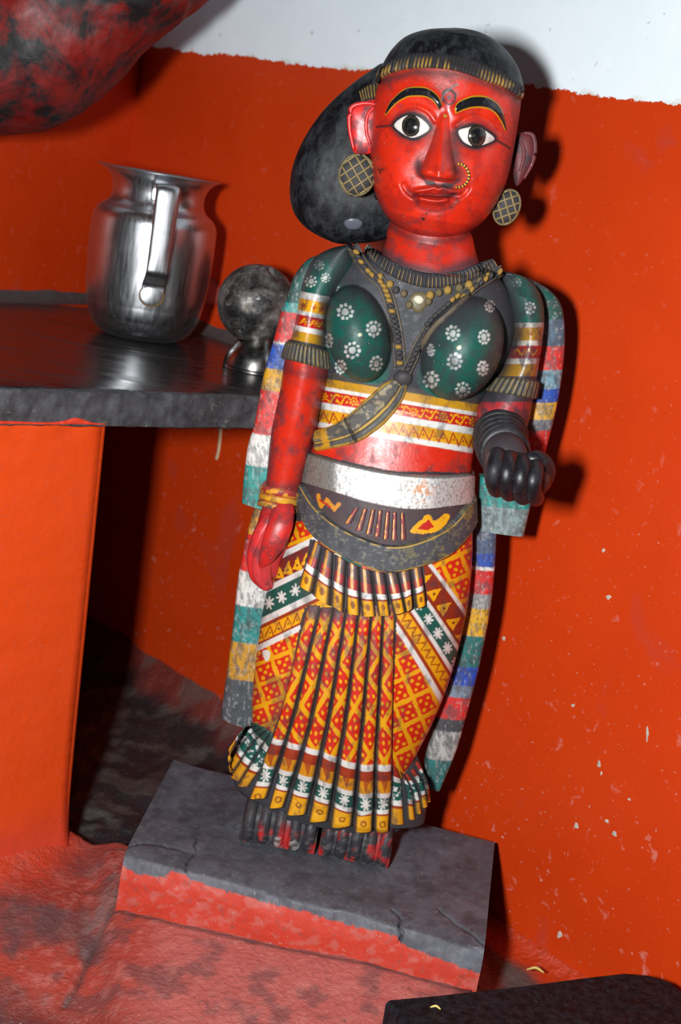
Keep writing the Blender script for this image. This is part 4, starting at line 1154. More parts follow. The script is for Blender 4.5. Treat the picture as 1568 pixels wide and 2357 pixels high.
# ---- feet: two blocks with five toes each
A0 = at_z(548, 1940, 0)[0]; A1 = at_z(893, 2004, 0)[0]
ex = (A1 - A0) / np.linalg.norm(A1 - A0); ey = np.array([-ex[1], ex[0], 0]); LW = np.linalg.norm(A1 - A0)
def foot(s0, s1):
    nx, ny = 40, 40
    a = np.linspace(0, 1, nx)[None]; prof = spl([(0.004, 0.0), (0.0022, 0.012), (0.0065, 0.026), (0.026, 0.038), (0.06, 0.046), (0.062, 0.0)], ny)
    w = (s1 - s0) * LW
    V = (A0 + ex * (s0 * LW))[None, None] + ex * (a[..., None] * w) + ey * prof[:, None, :1] + np.array([0, 0, 1.0]) * prof[:, None, 1:]
    V = V + np.array([0, 0, -1.0]) * (0.012 * (np.abs(2 * a - 1) ** 4))[..., None] * np.clip(prof[:, 1] / 0.04, 0, 1)[:, None, None]
    V[:, :, 2] = np.maximum(V[:, :, 2], 0.0)
    def cf(P):
        P.put(smooth(0.53, 0.62, fbm(P.u0 / 15, P.v0 / 40, 57, 5)) * .85 * smooth(1880, 1925, P.v0), (180, 32, 30)); P.put(smooth(0.63, 0.70, fbm(P.u0 / 7, P.v0 / 7, 53, 4)) * .35, (110, 108, 106)); [(P.disc(x, y, 9, (176, 172, 168), .8, 11), P.disc(x, y, 5, (70, 58, 58), .9, 6)) for x, y in ((638, 1937), (678, 1945))]; P.put(smooth(1905, 1880, P.v0) * .5, (56, 55, 56))
    u, v = proj(V); P = Paint(u, v, (48, 47, 51)); cf(P)
    b = body.n; body.add(V.reshape(-1, 3), grid_faces(ny, nx), P.c.reshape(-1, 3))
    body.f.append((np.arange(ny) * nx)[None] + b); body.f.append((np.arange(ny)[::-1] * nx + nx - 1)[None] + b)
    for i in range(5):
        s = s0 + (s1 - s0) * (i + 0.5) / 5; c = A0 + ex * (s * LW)
        k = 1.0 + 0.05 * ((i * 7) % 3 - 1)
        q = np.array([c + ey * 0.0050 + [0, 0, 0.0062], c + ey * 0.0040 + [0, 0, 0.012], c + ey * 0.0055 + [0, 0, 0.022 * k], c + ey * 0.016 + [0, 0, 0.032 * k], c + ey * 0.04 + [0, 0, 0.038]])
        p, r = capsule_path(q, [.0052, .0050, .0047, .0044, .004], 26)
        vv, f, tri = tube(p, r, 14, None, tuple(ex)); u, v = proj(vv); P = Paint(u, v, (46, 45, 49)); cf(P)
        b = body.n; body.v.append(vv); body.c.append(P.c); body.f.append(f + b); body.f.append(tri + b); body.n += len(vv)
foot(0.0, 0.505); foot(0.53, 1.0)
for (x0, x1) in ((790, 640), (960, 815)):
    limb([(x0, 1230, .935), ((x0 + x1) / 2 + 10, 1560, .937), (x1 + 14, 1836, .945)], [.022, .019, .013], (60, 40, 40))
OB = body.build('body', M_PAINT, STATUE)
BB = body.bvh()

def dusty(base, amt=.5, sc=12, seed=4):
    def f(u, v, t=None, s=None):
        P = Paint(u, v, base); P.grime(amt, sc, seed, th=0.5); return P.c
    return f

# ---- eyes, brows, nose ring
for (wh, ic) in (([(907, 288), (926, 270), (949, 265), (972, 274), (989, 295), (970, 311), (948, 317), (924, 306)], (947, 290)),
                 ([(1055, 302), (1074, 294), (1096, 291), (1120, 302), (1139, 320), (1115, 333), (1091, 337), (1067, 326)], (1097, 313))):
    wh = (np.array(wh) - np.mean(wh, 0)) * 1.05 + np.mean(wh, 0)
    g = Geo(); relief(g, BB, wh, 56, 12, 0.0013, (206, 203, 196), colf=lambda u, v: (lambda P: (P.grime(.35, 9, 3, (90, 84, 70), .55), P.c)[1])(Paint(u, v, (206, 203, 196))))
    eye = g.build('eye', M_EYE, STATUE); tag(eye, 'painted white eye with a large black iris')
    g = Geo(); el = [(ic[0] + 24 * cos(a), ic[1] + 27.5 * sin(a)) for a in np.linspace(0, 2 * pi, 16, endpoint=False)]
    relief(g, BB, el, 40, 9, 0.0021, (26, 25, 24), dome=0.5, colf=lambda u, v, ic=ic: (lambda P: (P.disc(ic[0], ic[1], 20, (58, 54, 44), .9, 23), P.disc(ic[0], ic[1], 15, (20, 20, 22), 1, 18), P.grime(.5, 5, 6, (82, 78, 66), .55), P.c)[3])(Paint(u, v, (22, 21, 21))))
    g.build('iris', M_EYE, eye)
BROWS = (([(886, 266), (896, 239), (908, 224), (924, 209), (942, 200), (974, 199), (996, 208), (1012, 225), (1019, 244)], [(888, 266), (903, 249), (917, 236), (930, 229), (944, 224), (976, 224), (993, 231), (1003, 241), (1010, 254)]),
         ([(1046, 250), (1054, 234), (1071, 225), (1090, 219), (1118, 220), (1141, 232), (1154, 250), (1162, 274), (1166, 302)], [(1048, 263), (1063, 257), (1078, 252), (1092, 250), (1110, 250), (1127, 254), (1141, 264), (1153, 281), (1163, 302)]))
for A, B in BROWS:
    g = Geo()
    def bc(u, v, t, s):
        P = Paint(u, v, (22, 22, 25), wob=.5); P.put(((s < .15) | (s > .85) | (t < .03)) * .95, (186, 132, 24)); P.grime(.4, 14, 4, (70, 70, 76), .55); return P.c
    ribbon(g, BB, A, B, 80, 16, 0.0009, bc, prof=lambda t, s: 1 - .25 * np.abs(2 * s - 1) ** 2, sink=0.0003); g.build('eyebrow', M_EYE, STATUE)
g = Geo(); nr = spl([(1054, 377), (1066, 380), (1076, 391), (1079, 406), (1074, 420), (1063, 429), (1049, 432)], 90)
Pn, Nn = cast(BB, nr[:, 0], nr[:, 1]); q = Pn + Nn * 0.0009
add_tube(g, q, 0.0009, 10, np.repeat(np.where((np.arange(90) // 4 % 2 == 0)[:, None], lin(YEL), lin((24, 22, 20))), 10, 0).tolist() + [lin(YEL).tolist()] * 2)
g.build('nose_ring', M_ORN, STATUE)

# ---- hair cap, headband, bun
def hair():
    V = head.pts(head.z[:, None], head.t[None], 0.0022); V[..., 1] -= 0.0
    u, v = proj(V)
    line = np.interp(u, [850, 875, 917, 970, 1030, 1074, 1117, 1160, 1205], [172, 165, 147, 141, 143, 152, 167, 186, 214])
    keep = (v < line) | (V[..., 1] > 0.935)
    f = head.faces(); kf = keep.ravel()[f].all(1) & (V.reshape(-1, 3)[f][:, :, 2].min(1) > 0.475)
    V2, tri = head.caps(V)
    g = Geo(); b = 0; g.v.append(V2); g.c.append(np.full((len(V2), 3), .03)); g.f.append(f[kf]); g.f.append(tri[:len(head.t)]); g.n = len(V2)
    g.build('hair_cap', M_HAIR, STATUE)
hair()
g = Geo()
NB = 42
def hb(u, v, t, s):
    P = Paint(u, v, (44, 42, 42), wob=.6)
    ph = (t * NB) % 1.0; k = np.floor(t * NB)
    gold = (np.abs(ph - .5) < .3) * (fbm(k * 1.7, 0 * k, 5) > .38) * (s > .25)
    P.put(gold * .75 * smooth(.3, .6, s) * smooth(.42, .56, fbm(u / 60, v / 60, 3)), (164, 124, 34)); P.put((s > .9) * .6, (150, 56, 48)); P.grime(.6, 10, 5, th=.5); return P.c
ribbon(g, BB, [(876, 158), (892, 146), (935, 127), (970, 121), (1030, 124), (1074, 133), (1117, 148), (1160, 169), (1203, 199)], [(868, 196), (884, 179), (917, 166), (970, 159), (1030, 162), (1074, 173), (1117, 189), (1160, 205), (1198, 232)],
       NB * 9, 11, 0.0034, hb, prof=lambda t, s: (0.55 + 0.45 * np.abs(np.sin(t * NB * pi)) ** .7) * np.clip(1 - np.abs(2 * s - 1) ** 6, 0, 1) ** .5)
g.build('headband', M_ORN, STATUE)
g = Geo()
inflate(g, [(892, 146), (850, 165), (790, 210), (740, 260), (700, 320), (675, 380), (667, 440), (676, 487), (702, 522), (740, 546), (782, 561), (832, 560), (880, 552), (930, 530), (985, 460), (1000, 330), (960, 190)], 0.962, 0.024, 0.024, 200, 70, lambda u, v: np.full(u.shape + (3,), .03), p=.55)
BUN = g.bvh(); OBUN = g.build('hair_bun', M_HAIR, STATUE)
g = Geo(); relief(g, BUN, [(790, 512), (804, 501), (826, 503), (837, 515), (824, 529), (800, 528)], 24, 6, .0012, (84, 88, 98), Y=.94); g.build('worn_patch', M_EYE, OBUN)
g = Geo(); ribbon(g, BUN, [(872, 190), (848, 197), (826, 212)], [(872, 226), (850, 228), (832, 236)], 60, 10, .003, lambda u, v, t, s: (lambda P: (P.put((np.abs((t * 7) % 1 - .5) < .25) * .7, (140, 108, 36)), P.grime(.6, 8, 4, th=.5), P.c)[2])(Paint(u, v, (48, 46, 46))), prof=lambda t, s: .5 + .5 * np.abs(np.sin(t * 7 * pi)), Y=.94)
g.build('hair_ornament', M_ORN, OBUN)

# ---- earrings
def earring(c, rx, ry, Y, tilt, n):
    g = Geo(); a = np.linspace(0, 2 * pi, 40, endpoint=False)
    o = np.stack([c[0] + rx * np.cos(a) * cos(tilt) - ry * np.sin(a) * sin(tilt), c[1] + rx * np.cos(a) * sin(tilt) + ry * np.sin(a) * cos(tilt)], 1)
    inflate(g, o, Y, .0062, .004, 64, 20, lambda u, v: dusty((46, 46, 48), .6, 8)(u, v), p=.5)
    b = g.bvh(); e = g.build('earring', M_ORN, STATUE); tag(e, 'round latticed gold earring dulled by soot')
    g2 = Geo()
    for ang in (radians(52) + tilt, radians(-42) + tilt):
        d = np.array([cos(ang), sin(ang)]); nn = np.array([-d[1], d[0]])
        for k in range(-n, n + 1):
            off = k * ry * 2 / (2 * n + 1.0) * .98
            p0 = np.array(c) + nn * off; ts = np.linspace(-1.3, 1.3, 60) * ry
            q = p0 + d * ts[:, None]; w = q - np.array(c)
            e1 = (w[:, 0] * cos(tilt) + w[:, 1] * sin(tilt)) / rx; e2 = (-w[:, 0] * sin(tilt) + w[:, 1] * cos(tilt)) / ry
            q = q[(e1 ** 2 + e2 ** 2) < .88]
            if len(q) < 4: continue
            P_, N_ = cast(b, q[:, 0], q[:, 1], Y); add_tube(g2, P_ + N_ * .0002, .0008, 6, lin((118, 102, 62)))
    q = c + (np.vstack([o, o[:1]]) - c) * .93; P_, N_ = cast(b, q[:, 0], q[:, 1], Y); add_tube(g2, P_ + N_ * .0003, .0009, 8, lin((96, 84, 50)))
    g2.build('lattice', M_ORN, e)
earring((822, 403), 43, 50, .914, radians(8), 2)
earring((1167, 477), 30, 44, .925, radians(22), 2)

# ---- rings that go right round a limb
def ring(g, sh, top, bot, n, m, off, colf, prof=None):
    tf = np.linspace(0, pi, n); zt = None
    res = []
    for line in (top, bot):
        q = spl(line, 200); o = np.argsort(q[:, 0]); q = q[o]
        z = np.full(n, at_y(*q[100], sh.Y)[0][2])
        for _ in range(14):
            p = sh.pts(z, tf, off); u, v = proj(p); z = z + (v - np.interp(u, q[:, 0], q[:, 1])) * 0.00028
        res.append(z)
    tb = np.linspace(pi, 2 * pi, n // 2)[1:-1]
    th = np.r_[tf, tb]
    zt, zb = [np.r_[z, np.interp(2 * pi - tb, tf, z)] for z in res]
    s = np.linspace(0, 1, m)
    if prof is None: prof = lambda t, s: np.clip(1 - np.abs(2 * s - 1) ** 4, 0, 1) ** .5
    rows = []
    h = prof(th[:, None], s[None]) * np.ones((len(th), m)) * off
    h[:, 0] = h[:, -1] = -0.001
    z = zt[:, None] * (1 - s) + zb[:, None] * s
    V = np.stack([sh.pts(z[:, k], th, h[:, k]) for k in range(m)], 1)
    u, v = proj(V)
    g.add(V.reshape(-1, 3), grid_faces(len(th), m, cu=True), colf(u, v, th[:, None] * np.ones((1, m)), s[None] * np.ones((len(th), 1))).reshape(-1, 3))

# armbands: upright ribs all round
def band_col(n):
    def f(u, v, t, s):
        P = Paint(u, v, (66, 64, 60), wob=.5); ph = (t / pi * n) % 1
        P.put((np.abs(ph - .5) < .2) * .7, (116, 106, 74)); P.put((np.abs(ph - .0) < .14) * .8, (34, 33, 34)); P.put((fbm(u / 9, v / 9, 8) > .58) * (np.abs(ph - .5) < .34) * .35, (140, 112, 36)); P.grime(.5, 12, 6, th=.52); return P.c
    return f
for sh, top, bot, n in ((larm, [(645, 783), (690, 790), (752, 806)], [(640, 826), (690, 838), (765, 856)], 17), (rarm, [(1120, 864), (1180, 868), (1240, 878)], [(1095, 897), (1160, 908), (1235, 922)], 14)):
    g = Geo(); ring(g, sh, top, bot, n * 12, 12, 0.0032, band_col(n), prof=lambda t, s, n=n: (0.62 + 0.38 * np.abs(np.sin(t * n)) ** .6) * np.clip(1 - np.abs(2 * s - 1) ** 8, 0, 1) ** .5)
    o = g.build('armband', M_ORN, STATUE); tag(o, 'ribbed soot-dark armband with gold traces')
for k, (dy, c) in enumerate(((0, (150, 44, 40)), (17, (176, 128, 26)), (34, (112, 84, 60)))):
    g = Geo(); ring(g, larm, [(580, 1112 + dy), (640, 1126 + dy), (705, 1136 + dy)], [(580, 1128 + dy), (640, 1144 + dy), (705, 1154 + dy)], 70, 9, 0.0034, lambda u, v, t, s, c=c: (lambda P: (P.put((fbm(u / 14, v / 10, 3 + k) > .52) * .8, (206, 152, 24)), P.put((s < .25) * .4, (205, 90, 80)), P.grime(.55, 12, 4 + k, th=.5), P.c)[3])(Paint(u, v, c)))
    g.build('bangle', M_ORN, STATUE)

# bangles on the raised wrist
fa = np.array([at_y(x, y, Y)[0] for x, y, Y in ((1155, 985, .925), (1152, 1010, .900), (1156, 1030, .878), (1165, 1048, .858))]); fp = spl(fa, 60); ft = np.gradient(fp, axis=0)
for i, k in enumerate((14, 23, 32, 41, 50)):
    t = ft[k] / np.linalg.norm(ft[k]); a = np.cross(t, [0, 0, 1.0]); a /= np.linalg.norm(a); b = np.cross(a, t)
    R = 0.0160 - 0.0004 * i; c = fp[k]
    path = [c + R * (a * cos(x) + b * sin(x)) for x in np.linspace(-pi / 2, 1.5 * pi, 60)]
    g = Geo(); add_tube(g, path, 0.0036, 12, lin((44, 42, 45))); g.build('bangle', M_HAND, STATUE)

# ---- collar, necklaces, chains
g = Geo(); NC = 38
def collar_col(u, v, t, s):
    P = Paint(u, v, (56, 56, 60), wob=.5); ph = (t * NC) % 1
    P.put((np.abs(ph - .5) < .17) * (s > .3) * .55 * (fbm(t * NC, 0 * t, 3) > .4), (140, 112, 48)); P.grime(.5, 12, 6, th=.5); return P.c
ribbon(g, BB, [(848, 562), (880, 584), (930, 612), (990, 627), (1048, 623), (1098, 606), (1132, 596)], [(838, 576), (870, 616), (915, 644), (965, 661), (1010, 664), (1060, 654), (1105, 637), (1146, 618)], NC * 9, 12, 0.0042, collar_col,
       prof=lambda t, s: (0.45 + .55 * np.abs(np.sin(t * NC * pi))) * np.clip(1 - np.abs(2 * s - 1) ** 5, 0, 1) ** .5)
g.build('collar', M_ORN, STATUE)
CH = [([(812, 566), (830, 600), (856, 632), (880, 652), (895, 685), (908, 735), (916, 780), (922, 845)], 30), ([(1157, 622), (1110, 648), (1072, 676), (1030, 714), (992, 750), (965, 792), (948, 830), (934, 858)], 26)]
for path, wdt in CH:
    p = arc(path, 60); t = np.gradient(p, axis=0); t /= np.linalg.norm(t, axis=1, keepdims=True); nn = np.stack([-t[:, 1], t[:, 0]], 1)
    g = Geo()
    def chc(u, v, t, s):
        P = Paint(u, v, (58, 58, 62)); P.put(((s < .17) | (s > .83)) * .35, (120, 100, 52)); P.grime(.5, 12, 9, th=.5); return P.c
    ribbon(g, BB, p + nn * wdt / 2, p - nn * wdt / 2, 130, 17, 0.0036, chc, prof=lambda t, s: .55 + .45 * (np.abs(2 * s - 1) > .62) + .1 * np.cos((2 * s - 1) * 2))
    g.build('chain_band', M_ORN, STATUE)
vv, ff = ellipsoid((0, 0, 0), (1, 1, 1), 9, 14)
def bead_mesh(nm, col):
    gg = Geo(); gg.add(vv, ff, lin(col)); m_ = gg.mesh(nm); m_.materials.append(M_ORN); return m_
BM = [bead_mesh('bead', (60, 58, 58)), bead_mesh('bead', (146, 114, 44)), bead_mesh('bead', (96, 84, 56))]
def bead(x, y, rx, rz, mesh, ang=0.0, h=.0016):
    P_, N_ = cast(BB, np.array([x]), np.array([y])); o = bpy.data.objects.new('bead', mesh); COL.objects.link(o)
    p = P_[0] + N_[0] * h
    o.matrix_world = Matrix.Translation(Vector(p)) @ Matrix.Rotation(-ang, 4, 'Y') @ Matrix.Diagonal((rx, .0022, rz, 1))
    mw = o.matrix_world.copy(); o.parent = STATUE; o.matrix_parent_inverse = STATUE.matrix_world.inverted(); o.matrix_world = mw
for (path, wdt), n in zip(CH, (25, 26)):
    p = arc(path, n + 2)[1:-1]; t = np.gradient(arc(path, n + 2), axis=0)[1:-1]
    for i in range(n):
        bead(p[i, 0], p[i, 1], .0026, .0017, BM[(1 if random.random() < (.45 if p[i, 1] < 700 else .2) else 0)], math.atan2(t[i, 1], t[i, 0]) - pi / 2 + radians(10), .0042)
for (x, y, r, k) in ((876, 638, .0024, 1), (898, 655, .0026, 1), (912, 668, .0024, 0), (930, 676, .0024, 2), (990, 680, .0028, 1), (1010, 674, .0026, 2), (1030, 668, .0028, 1), (1056, 663, .0028, 2), (1078, 656, .0028, 1), (1102, 648, .0026, 2), (1122, 638, .0026, 1), (942, 702, .0026, 2), (986, 694, .0026, 2)):
    bead(x, y, r, r * 1.1, BM[k], 0, .0022)
g = Geo(); relief(g, BB, [(950, 690), (956, 680), (968, 679), (977, 688), (974, 698), (962, 702)], 26, 7, .0022, (196, 192, 168)); o = g.build('pendant', M_EYE, STATUE); tag(o, 'pale oval pendant stone')
g = Geo(); relief(g, BB, [(940, 692), (952, 672), (978, 672), (990, 688), (978, 712), (962, 722), (948, 712)], 30, 8, .0014, (92, 80, 52)); g.build('pendant_setting', M_ORN, STATUE)

# ---- sash from the knot to the left hip
g = Geo()
def sash_col(u, v, t, s):
    P = Paint(u, v, (74, 72, 66)); P.put(((s < .1) | (s > .9) | (np.abs(s - .66) < .05)) * .8, (186, 146, 50)); P.put((s < .6) * (s > .12) * smooth(.5, .62, fbm(u / 16, v / 12, 5)) * .55, (168, 150, 104))
    P.put((t > .86) * smooth(.45, .6, fbm(u / 14, v / 14, 8)) * .9, (180, 132, 22)); P.put((np.abs(t - .66) < .012) * .8, (30, 30, 30)); P.grime(.55, 16, 5, th=.52); return P.c
ribbon(g, BB, [(905, 872), (880, 885), (845, 915), (800, 955), (764, 978), (728, 990)], [(940, 880), (930, 918), (900, 962), (862, 996), (815, 1022), (728, 1040)], 150, 26, .0046, sash_col,
       prof=lambda t, s: np.clip(1 - np.abs(2 * s - 1) ** 6, 0, 1) ** .5 * (1 - .35 * np.exp(-((s - .66) / .05) ** 2) - .4 * np.exp(-((t - .66) / .012) ** 2)))
g.build('sash', M_ORN, STATUE)
g = Geo(); relief(g, BB, [(905, 866), (918, 852), (938, 852), (952, 864), (946, 884), (925, 890), (908, 882)], 30, 9, .0058, (58, 56, 58)); g.build('sash_knot', M_ORN, STATUE)

# ---- silver waist belt
g = Geo()
def silver(u, v, t, s):
    P = Paint(u, v, (214, 214, 212)); P.put((s < .06) * .7, (60, 58, 56)); P.put(smooth(.56, .64, fbm(u / 2.6, v / 5, 14, 4)) * .6, (84, 82, 76)); P.put(smooth(782, 764, u) * .85, (92, 90, 80)); P.put(smooth(975, 1030, u) * .5, (120, 120, 117))  # dark left end and greyer right side: metal reflection painted into the colour
    P.put(np.exp(-((u - 975) / 26) ** 2 - ((v - 1128) / 26) ** 2) * (fbm(u / 8, v / 8, 2) > .48) * .8, (200, 120, 24)); return P.c
ring(g, torso, [(690, 1037), (712, 1043), (786, 1066), (898, 1089), (1010, 1097), (1100, 1091)], [(680, 1106), (704, 1115), (786, 1140), (857, 1161), (959, 1175), (1100, 1160)], 220, 40, .0036, silver, prof=lambda t, s: np.clip(1 - np.abs(2 * s - 1) ** 30, 0, 1) ** .5)
g.build('silver_belt', M_SILVER, STATUE)

# ---- skirt
skirt = Shell(
    [(704, 1060), (696, 1110), (688, 1150), (668, 1210), (640, 1270), (619, 1340), (603, 1420), (592, 1500), (583, 1580), (581, 1640), (590, 1690), (604, 1740), (602, 1800), (592, 1850)],
    [(1080, 1090), (1084, 1130), (1087, 1200), (1087, 1280), (1078, 1380), (1060, 1470), (1035, 1560), (1000, 1650), (965, 1720), (940, 1770), (930, 1830), (922, 1905)],
    Y0, [(1080, .0405, .04), (1130, .0425, .04), (1200, .047, .042), (1300, .050, .045), (1400, .050, .045), (1550, .047, .042), (1700, .038, .035), (1780, .028, .03), (1900, .022, .026)], 430, 330)
def paint_skirt(u, v, X):
    P = Paint(u, v, (58, 52, 54)); one = np.ones(u.shape, bool)
    cl = 790 - (v - 1500) * .22
    left = u < cl; right = ~left & (u > 880)
    lattice(P, ((v > 1200) & left).astype(float), (640, 1560), (44, -17), (14, 44), .1)
    lattice(P, ((v > 1180) & ~left).astype(float), (930, 1560), (42, -20), (20, 46), .1)
    # left hip: slanting bands
    w = v + 0.48 * (u - 600)
    mL = left * 1.0
    bands(P, mL, w, [(1294, 1310, WHT), (1309, 1358, (112, 34, 26)), (1356, 1371, WHT), (1370, 1424, GRN), (1423, 1440, WHT), (1439, 1449, BRN), (1448, 1479, YEL), (1477, 1484, BRN), (1482, 1496, WHT)])
    for x in range(600, 730, 21):
        y = 1336 - .48 * (x - 600)
        P.poly([(x - 12, y + 16), (x + 1, y - 16), (x + 12, y + 16)], YEL, 1, False); P.disc(x, y + 6, 2.4, (60, 24, 16))
        y2 = 1464 - .48 * (x - 600); P.stroke([(x - 10, y2 + 12), (x, y2 - 12), (x + 10, y2 + 12)], 2.6, BRN); P.disc(x, y2 + 3, 2, (70, 30, 14))
    for x, y in ((620, 1386), (648, 1372), (680, 1356)):
        P.star(x, y + 2, 13, WHT, 7, .95, .8)
    P.poly([(604, 1500), (618, 1498), (622, 1512), (612, 1522)], (200, 198, 188))
    # right hip: bands running down to the right
    d = np.array([0.70, 1.0]); d /= np.linalg.norm(d)
    w2 = (u - 940.5) * d[1] - (v - 1408) * d[0]
    bend = 0.00035 * np.clip(v - 1400, -200, 400) ** 2
    w2 = w2 + bend * .8
    mR = (~left & (u > 900)) * 1.0
    bands(P, mR, w2, [(-48, -36, WHT), (-36, -28, BRN), (-28, 0, YEL), (-2, 5, BRN), (5, 15, WHT), (14, 44, GRN), (43, 52, WHT), (52, 102, (126, 40, 18)), (101, 110, WHT)])
    for k in range(-4, 14):
        c = np.array([940.5, 1408]) + d * (k * 20); c = c + np.array([d[1], -d[0]]) * (-.8 * .00035 * np.clip(c[1] - 1400, -200, 400) ** 2); nrm = np.array([d[1], -d[0]])
        z_ = lambda s: c + nrm * s
        a, b = z_(-24) , z_(-4); P.stroke([tuple(a - d * 9), tuple(b), tuple(a + d * 9)], 2.4, BRN); P.disc(*(z_(-12)), 1.8, (70, 30, 14))
        if k % 2 == 0:
            P.star(*z_(29), 12, WHT, 8, .95, .85)
            t0 = z_(60); P.poly([tuple(t0 - d * 15), tuple(t0 + d * 15), tuple(z_(94))], YEL, 1, False); P.disc(*z_(72), 3, (60, 26, 12))
    P.put(P.mask_poly([(700, 1400), (915, 1400), (905, 1640), (903, 1760), (900, 1900), (560, 1900), (622, 1700), (655, 1620)]) * 1.0, (54, 50, 50))
    P.poly([(715, 1240), (760, 1270), (827, 1306), (893, 1322), (975, 1300), (985, 1385), (930, 1412), (860, 1422), (797, 1415), (755, 1392), (690, 1350)], (58, 54, 55), 1, False)
    # dark wooden field between the belts
    bl = np.interp(u, [689, 719, 765, 827, 893, 959, 1036, 1082], [1140, 1190, 1230, 1265, 1290, 1280, 1245, 1195])
    P.put((v < bl) * 1.0, (66, 52, 54))
    P.stroke([(733, 1140), (740, 1165), (752, 1150), (770, 1172), (780, 1160)], 9, (186, 120, 24)); P.stroke([(738, 1150), (760, 1168)], 4, (160, 28, 22))
    P.poly([(945, 1222), (985, 1185), (1000, 1200), (1025, 1182), (1036, 1192), (1010, 1222), (975, 1228)], YEL); P.poly([(962, 1216), (985, 1196), (1000, 1212), (985, 1222)], (170, 30, 20), 1, False)
    P.put(np.exp(-(P.dist([(690, 1330), (720, 1420), (690, 1500), (640, 1640), (600, 1700)]) / 13) ** 2) * .55, (62, 54, 52))
    P.grime(0.5, 20, 32, th=0.54)
    P.put(smooth(1640, 1700, v + .15 * (600 - u)) * (u < 640) * .6, (56, 54, 54))
    P.put(smooth(1085, 1060, v) * 1.0, DRK)
    P.put(smooth(1790, 1815, v - .18 * (u - 750)) * 1.0, (46, 46, 49))
    return P.c
G_S = Geo(); add_shell(G_S, skirt, skirt.grid(), paint_skirt)
hem = Shell([(596, 1650), (565, 1682), (542, 1722), (535, 1760), (538, 1795), (552, 1816)], [(955, 1725), (972, 1770), (980, 1810), (983, 1850), (978, 1888)], 0.938, [(1690, .024, .028), (1760, .027, .03), (1860, .029, .032)], 90, 160)
G_H = Geo(); add_shell(G_H, hem, hem.grid(), lambda u, v, X: dusty((52, 52, 56), .5)(u, v))
SK = Geo(); SK.v = G_S.v + G_H.v; SK.f = G_S.f + [f + G_S.n for f in G_H.f]; BS = SK.bvh()
OS = G_S.build('skirt', M_CLOTH, STATUE); tag(OS, 'red sari skirt painted with yellow trellis and green bands')
G_H.build('hem', M_CLOTH, STATUE)

# small folds between the belts
for i, (x0, y0, x1, y1, w_) in enumerate(((822, 1168, 800, 1206, 18), (842, 1170, 826, 1222, 17), (860, 1172, 848, 1230, 16), (876, 1174, 868, 1236, 16), (893, 1176, 888, 1242, 16), (909, 1178, 907, 1244, 16), (926, 1180, 928, 1244, 16))):
    g = Geo()
    def sf(u, v, t, s):
        P = Paint(u, v, (92, 60, 58)); P.put((np.abs(s - .5) < .2) * .8, (150, 36, 44)); P.put((np.abs(s - .35) < .13) * (fbm(u / 9, v / 12, i) > .42) * .9, YEL); P.grime(.5, 10, 3 + i, th=.52); return P.c
    ribbon(g, BS, [(x0 - w_ * .35, y0), (x1 - w_ * .5, y1)], [(x0 + w_ * .35, y0), (x1 + w_ * .5, y1)], 50, 11, .0022, sf); g.build('waist_fold', M_CLOTH, STATUE)

# ---- main pleats
c4 = lambda X, Y: (500 + X * .4146, 1350 + Y * .4146)
top = [500, 575, 650, 720, 790, 860, 925, 990]; topY = [105, 115, 115, 110, 105, 100, 95, 75]
mid = [370, 446, 540, 630, 720, 812, 892, 977]; midY = [640, 655, 670, 685, 695, 700, 705, 705]
bnd = [312, 388, 488, 585, 680, 785, 876, 970]; bndY = [830, 850, 872, 905, 935, 960, 972, 978]
bot = [188, 292, 384, 506, 624, 756, 868, 955]; botY = [1165, 1215, 1255, 1292, 1320, 1345, 1348, 1345]
WB = np.array([c4(x, y) for x, y in ((250, 830), (318, 838), (392, 858), (490, 885), (590, 915), (690, 955), (790, 985), (970, 985))])
def pleat_col(i):
    def f(u, v, t, s):
        P = Paint(u, v, RED, wob=1.4); one = np.ones(u.shape)
        lattice(P, one, (600 + 31 * i, 1430 + 17 * i), (28, -46), (31, 42), .105)
        wl = np.interp(u, WB[:, 0], WB[:, 1]); w = v - wl
        bands(P, one, w, [(-5, 9, WHT), (8, 56, (140, 44, 20)), (30, 60, (196, 130, 16)), (58, 70, WHT), (69, 100, GRN), (99, 110, WHT), (109, 114, BRN), (113, 200, (206, 146, 18))])
        yy = wl + 84
        c = ((u.min() + u.max()) / 2)
        sel = np.abs(w - 84) < 3
        cx = u[sel].mean() if sel.any() else c; cy = v[sel].mean() if sel.any() else v.max() - 40
        P.star(cx, cy, 13, WHT, 8, .95, .75)
        sel = np.abs(w - 36) < 3
        if sel.any(): P.poly([(u[sel].mean() - 12, v[sel].mean() - 24), (u[sel].mean() + 12, v[sel].mean() - 24), (u[sel].mean(), v[sel].mean() + 22)], (150, 54, 22), .8, False)
        sel = np.abs(w - 128) < 3
        if sel.any(): P.disc(u[sel].mean(), v[sel].mean() + 4, 8, (110, 48, 14), .8); P.disc(u[sel].mean(), v[sel].mean() + 4, 4, YEL, .8)
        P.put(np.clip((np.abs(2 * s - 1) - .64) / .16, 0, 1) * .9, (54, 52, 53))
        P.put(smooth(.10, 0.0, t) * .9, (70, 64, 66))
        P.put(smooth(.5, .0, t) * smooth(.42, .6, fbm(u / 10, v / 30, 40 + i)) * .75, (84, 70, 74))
        P.grime(0.5, 11, 50 + i, th=.54); return P.c
    return f
